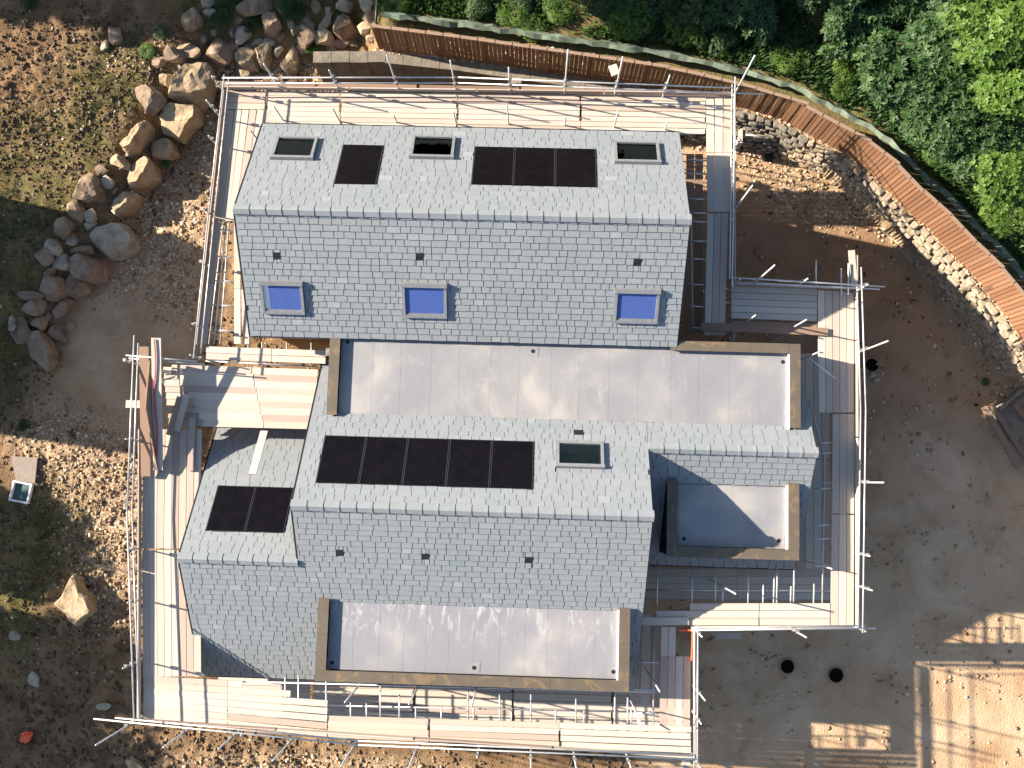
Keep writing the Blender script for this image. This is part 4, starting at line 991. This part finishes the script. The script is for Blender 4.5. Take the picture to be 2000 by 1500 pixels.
s=NT('gravel_stones',.9,.2); M['pebble']=s.col(s.ramp(s.attr('tint'),[(0,(0.188,0.126,0.081)),(.4,(0.325,0.228,0.138)),(.8,(0.475,0.360,0.230)),(1,(0.625,0.528,0.402))]))
X,Y=scatter(90000,lambda X,Y,db,df,dw,gv,gs,yd,we:np.clip(np.maximum(gv*.95,np.where((yd>.5)&(X>4),.035+.10*(dw>-1.8)+.10*(fbm(X,Y,.6,91)>.58),0)),0,1),(-21.5,-11),(19,17))
stuff(link('gravel',pebbles('gravel',X,Y,.02,.09,M['pebble'],2.2)))
s=NT('soil_clods',.95,.15); M['clod']=s.col(s.ramp(s.attr('tint'),[(0,(.06,.042,.027)),(.5,(.115,.082,.054)),(.9,(.18,.135,.09)),(1,(.38,.33,.27))]))
X,Y=scatter(60000,lambda X,Y,db,df,dw,gv,gs,yd,we:np.where(yd>.5,.0+.25*(dw>-2.2)*fbm(X,Y,.8,5),.12+.75*(fbm(X,Y,.7,31)>.47))*(df<-.3),(-21.5,-11),(17,17.5))
X2,Y2=scatter(60000,lambda X,Y,db,df,dw,gv,gs,yd,we:np.clip(blob(X,Y,120,180,230,150,0)+blob(X,Y,230,220,160,150,0)+.5*blob(X,Y,140,1350,180,170,0)+.7*blob(X,Y,430,1470,260,50,0),0,1)*.5,(-21.5,-11),(-5,17.5))
stuff(link('soil_clods',pebbles('soil_clods',np.concatenate([X,X2]),np.concatenate([Y,Y2]),.016,.085,M['clod'],2.2)))
def blades(X,Y,hmin,hmax,wd,mat,name,spread=.8,leafy=False):
    n=len(X); Z=height(X,Y); a=nr.rand(n)*6.283; h=nr.uniform(hmin,hmax,n); t=nr.uniform(.2,spread,n)
    B=np.stack([X,Y,Z-.02],-1); d=np.stack([np.cos(a)*t,np.sin(a)*t,np.sqrt(np.maximum(0,1-t**2))],-1); sd=np.stack([-np.sin(a),np.cos(a),0*a],-1)*(wd*nr.uniform(.6,1.3,n))[:,None]
    T=B+d*h[:,None]; Mi=B+d*(h*.55)[:,None]+np.array([0,0,.0])
    if leafy: V=np.stack([B,Mi+sd,T,Mi-sd],1); F=np.array([(0,1,2),(0,2,3)])
    else: V=np.stack([B-sd*.6,B+sd*.6,T,Mi],1); F=np.array([(0,1,2),(0,2,3)])
    return mesh_np(name,V.reshape(-1,3),(F[None]+4*np.arange(n)[:,None,None]).reshape(-1,3),np.repeat(np.clip(nr.normal(.45,.25,n),0,1),4),mat)
X,Y=scatter(230000,lambda X,Y,db,df,dw,gv,gs,yd,we:np.clip(gs*(fbm(X,Y,1.6,44)>.48)*.9,0,1)*((df<0)|(X<FEN[0][0])),(-22,-11),(-5,19.5))
stuff(link('grass',blades(X,Y,.07,.20,.022,M['grass'],'grass',.9)))
X,Y=scatter(330000,lambda X,Y,db,df,dw,gv,gs,yd,we:((df>1.45)&(X>FEN[0][0]-.2))*np.clip((fbm(X,Y,.9,61)-.30)*3.5,0,1)*.8,(-6.5,2),(19.5,20))
stuff(link('undergrowth',blades(X,Y,.10,.42,.035,M['leaf'],'undergrowth',.97,True)))

# ------------------------------------------------------------------ plants and trees
def foliage(name,seed,rosettes,leaves,ll,lw,rx,rz,lumps,mat,tilt=(.1,.6),hollow=.55):
    r=np.random.RandomState(seed); c=r.normal(0,1,(lumps,3)); c/=np.linalg.norm(c,axis=1)[:,None]; c[:,2]=np.abs(c[:,2])*1.0-.15; c*=r.uniform(.35,.72,(lumps,1))
    lr=r.uniform(.28,.5,lumps); k=r.randint(0,lumps,rosettes); d=r.normal(0,1,(rosettes,3)); d/=np.linalg.norm(d,axis=1)[:,None]; d[:,2]=d[:,2]*.9+.15
    P=c[k]+d*(lr[k]*r.uniform(hollow,1,rosettes)**.5)[:,None]; P*=np.array([rx,rx,rz]); P[:,2]+=rz*.6
    n=rosettes*leaves; Pc=np.repeat(P,leaves,0); out=np.repeat(d,leaves,0); a=(np.tile(np.arange(leaves),rosettes)*6.283/leaves+np.repeat(r.rand(rosettes)*6.283,leaves)+r.normal(0,.2,n))
    tl=r.uniform(*tilt,n); N=out*.6+np.array([0,0,.8]); N/=np.linalg.norm(N,axis=1)[:,None]
    t1=np.cross(N,np.array([1.,.13,0])); t1/=np.linalg.norm(t1,axis=1)[:,None]; t2=np.cross(N,t1)
    dr=(t1*np.cos(a)[:,None]+t2*np.sin(a)[:,None]); dr=dr*np.cos(tl)[:,None]+N*np.sin(tl)[:,None]; sd=np.cross(N,dr); sd/=np.linalg.norm(sd,axis=1)[:,None]
    L=ll*r.uniform(.6,1.2,n)[:,None]; W=lw*r.uniform(.7,1.2,n)[:,None]; B=Pc+dr*.01; Mi=B+dr*L*.5; T=B+dr*L-N*L*.15
    V=np.stack([B,Mi+sd*W+N*W*.3,T,Mi-sd*W+N*W*.3],1); F=np.array([(0,1,2),(0,2,3)])
    tint=np.clip(np.repeat(r.normal(.45,.15,rosettes),leaves)+r.normal(0,.12,n)+np.repeat(r.normal(0,.12,lumps)[k],leaves),0,1)
    return mesh_np(name,V.reshape(-1,3),(F[None]+4*np.arange(n)[:,None,None]).reshape(-1,3),np.repeat(tint,4),mat)
def stem_mesh(h,r,seed):
    mb=MB(); q=random.Random(seed); mb.tube((0,0,-.3),(0,0,h*.5),r,7)
    for k in range(5):
        a=q.random()*6.28; mb.tube((0,0,h*.4),(math.cos(a)*h*.35,math.sin(a)*h*.35,h*.85),r*.5,5)
    m_=mb.mesh('stem'); m_.materials.append(M['bark']); return m_
protoL=foliage('crown',21,1050,7,.125,.032,1.25,.9,22,M['leafb'],hollow=.4); protoD=foliage('crown',22,950,7,.145,.030,1.25,.85,20,M['leaf'],hollow=.4)
protos=[('big',foliage('crown',1,330,7,.215,.044,1.15,.9,11,M['leaf'])),('big',foliage('crown',2,400,7,.195,.040,1.25,.85,14,M['leaf'])),
        ('fine',foliage('crown',3,1500,4,.085,.026,1.1,.7,16,M['leaf'])),('fine',foliage('crown',4,1600,4,.075,.022,1.2,.6,18,M['leaf'])),
        ('bright',foliage('crown',5,620,7,.14,.042,1.2,1.0,14,M['leafb'])),('fineb',foliage('crown',6,1500,4,.08,.024,1.1,.6,16,M['leafb']))]
stems=[stem_mesh(1.4,.05,3),stem_mesh(1.0,.035,4)]
def plant(name,kind,x,y,z,s,label,cat,group=None,sz=None):
    t=thing(name,label,cat,(x,y,z),group); mt=Matrix.Translation((x,y,z))@Matrix.Rotation(rnd.random()*6.28,4,'Z')@Matrix.Diagonal((s,s,(sz or s),1))
    link('crown' if 'tree' in name else 'foliage',protos[kind][1],None,t,mt); link('trunk' if 'tree' in name else 'stem',stems[0 if s>1 else 1],None,t,mt); return t
def behind(px,py,zc):
    p=at(px,py,zc); return p
# thicket shrubs behind the fence
cnt=0
for k in range(420):
    px=rnd.uniform(760,2060); py=rnd.uniform(-40,560); p=at(px,py,FB+1.2); x,y=p[0],p[1]
    d_=sdist(np.array([x]),np.array([y]),FEN)[0]
    if d_<2.0 or x<FEN[0][0]+.5: continue
    if fbm(np.array([x]),np.array([y]),.5,77)[0]<.34+.06*(px<1250): continue
    z=hz(x,y)
    # keep spacing
    if 'SP' not in globals(): SP=[]
    if any((x-a)**2+(y-b)**2<(.85)**2 for a,b in SP): continue
    SP.append((x,y)); right=px>1560 and py<420 
    big=(px-1250)+(400-py)*1.2>330 and px>1330 and d_>2.8
    if big: plant('leafy_shrub',rnd.choice((0,1)),x,y,z+(.3 if right else 0),rnd.uniform(.75,1.15),'dark green shrub with whorls of long leaves in the thicket behind the fence','shrub','long leaved shrubs behind the fence',rnd.uniform(.8,1.4))
    else: plant('small_shrub',(5 if (d_<3.4 and px>1500) else rnd.choice((2,3,3,5))),x,y,z-.1,rnd.uniform(.5,.95),'small leaved green bush in the undergrowth behind the fence','bush','small leaved bushes behind the fence')
    cnt+=1
# trees that rise above the thicket at the right edge
for px,py,zt,kd,s,lab in ((1970,40,1.2,4,1.5,'bright yellow green tree crown at the top right corner'),(2005,170,.8,4,1.35,'bright yellow green tree crown at the right edge under the corner tree'),(1925,268,-.4,1,1.3,'long leaved tree with sunlit left side, right of the shaded thicket'),
    (1972,340,-.2,4,1.0,'sunlit light green tree crown halfway down the right edge'),(1900,60,.2,0,1.5,'dark green long leaved tree left of the bright corner tree'),(1800,120,-.4,1,1.7,'broad dark long leaved tree in the upper right thicket'),(1850,215,-.8,0,1.3,'dark long leaved tree just above the sunlit one by the fence bend'),(1860,190,-.2,1,1.6,'dark long leaved tree in the middle of the right hand thicket')):
    p=at(px,py,zt); z=hz(p[0],p[1]); hgt=zt-z; t=thing('tree',lab,'tree',(p[0],p[1],z))
    link('crown',protoL if kd==4 else protoD,None,t,Matrix.Translation((p[0],p[1],zt-s*.9))@Matrix.Rotation(rnd.random()*6,4,'Z')@Matrix.Diagonal((s,s,s,1)))
    mb=MB(); mb.tube((p[0],p[1],z-.2),(p[0]+.1,p[1],zt-s*.5),.09,8)
    for q in range(5):
        a=rnd.random()*6.28; mb.tube((p[0]+.1,p[1],zt-s*.7),(p[0]+math.cos(a)*s*.6,p[1]+math.sin(a)*s*.6,zt-s*.1),.04,6)
    obj('trunk',mb,M['bark'],t)
PL=[(290,103,.32,5,'bright green tuft of leaves beside the mud left of the rock bank'),(318,65,.30,3,'dark leafy plant in shade above the bright green tuft'),(432,42,.55,3,'large leafy plant growing among the stones near the top left of the rock bank'),(495,48,.40,2,'leafy plant beside the two faced brown boulder'),(578,25,.42,2,'leafy plant near the narrow upright slab'),(612,92,.36,5,'sunlit yellow green plant beside the concrete wall end'),(325,318,.22,5,'small mossy plant at the foot of the stubby boulder'),
    (672,28,.32,2,'dark ivy patch between the grey green and rounded boulders'),(515,138,.18,5,'tiny plant at the foot of the tapered boulder'),(45,832,.22,3,'small green weed on the gravel left of the plank stack'),(1516,246,.14,5,'tiny weed on the grey stone wall'),(1535,268,.22,3,'weed on the debris ledge under the fence'),(1980,733,.16,5,'small weed at the right end of the low stone wall'),(1640,176,.38,5,'sunlit sapling just behind the fence bend'),
    (560,8,.45,2,'leafy plant at the top edge above the rock bank'),(450,0,.45,2,'green plant at the top edge left of the rock bank'),(60,8,.35,3,'shaded weed at the top left corner'),(775,20,.5,5,'bush just right of the dark netting post'),(1000,30,.6,5,'sunlit yellow green bush in the clearing behind the fence'),(1040,60,.5,5,'sunlit bush next to the fence in the clearing')]
for px,py,s_,kd,lab in PL:
    c=gp(px,py); plant('leafy_plant',kd,c.x,c.y,c.z+.0,s_,lab,'plant',None,s_*.8)

# ------------------------------------------------------------------ surroundings just outside the frame that shade it
nh=thing('neighbouring_house','neighbouring slate roofed house standing left of the rock pile outside the picture','house',(-27,7.4,G))
mb=MB(); mb.box((-30,3.3,G-.5),(-24.2,10.6,G+5.4)); obj('wall',mb,M['wall'],nh)
mb=MB(); y0,y1=3.1,10.8; mb.add([(-30.3,y0,G+5.3),(-23.9,y0,G+5.3),(-27.1,y0,G+8.0),(-30.3,y1,G+5.3),(-23.9,y1,G+5.3),(-27.1,y1,G+8.0)],[(0,1,2),(5,4,3),(1,4,5,2),(3,0,2,5),(0,3,4,1)]); obj('roof',mb,M['slate'],nh)
dense=foliage('crown',40,2600,6,.30,.10,2.6,2.6,26,M['leaf'],hollow=.2)
dk=stem_mesh(2.6,.16,9)
def offtree(x,y,h,s,lab,sz=None):
    t=thing('tall_tree',lab,'tree',(x,y,G)); sz=sz or s
    link('crown',dense,None,t,Matrix.Translation((x,y,G+h-sz*3.6))@Matrix.Rotation(rnd.random()*6,4,'Z')@Matrix.Diagonal((s,s,sz,1))); 
    mb=MB(); mb.tube((x,y,G-.3),(x,y,G+h-sz*1.5),.2,8); obj('trunk',mb,M['bark'],t)
for x,y,h,s in ((-27,-1.3,5.6,.85),(-27.5,-5,7.0,1.0),(-27,-9,7.4,1.1),(-26,-13,8,1.2),
                (-33,20.2,7.5,1.1),(-29,21,8.5,1.2),(-25,20.6,8.5,1.15),(-21,20.8,8.5,1.15),(-17,20.6,9,1.15),(-6,20.0,10,1.15),(-2.5,20.0,10,1.15),(1,20.2,9.5,1.1),(-15,24,11,1.3),(-1,24.5,11,1.3)):
    offtree(x,y,h,s,'tall shade tree at x %d outside the picture edge'%0 if False else 'dense tall tree standing just outside the picture, shading the ground')
    bpy.context.scene.collection.objects[-1]
for o in C.objects:
    if o.name.startswith('tall_tree'): o['group']='shade trees outside the picture'
scn.render.engine='CYCLES'
print('boards',nb,'shrubs',cnt,'objs',len(C.objects),'slates',len(allp))
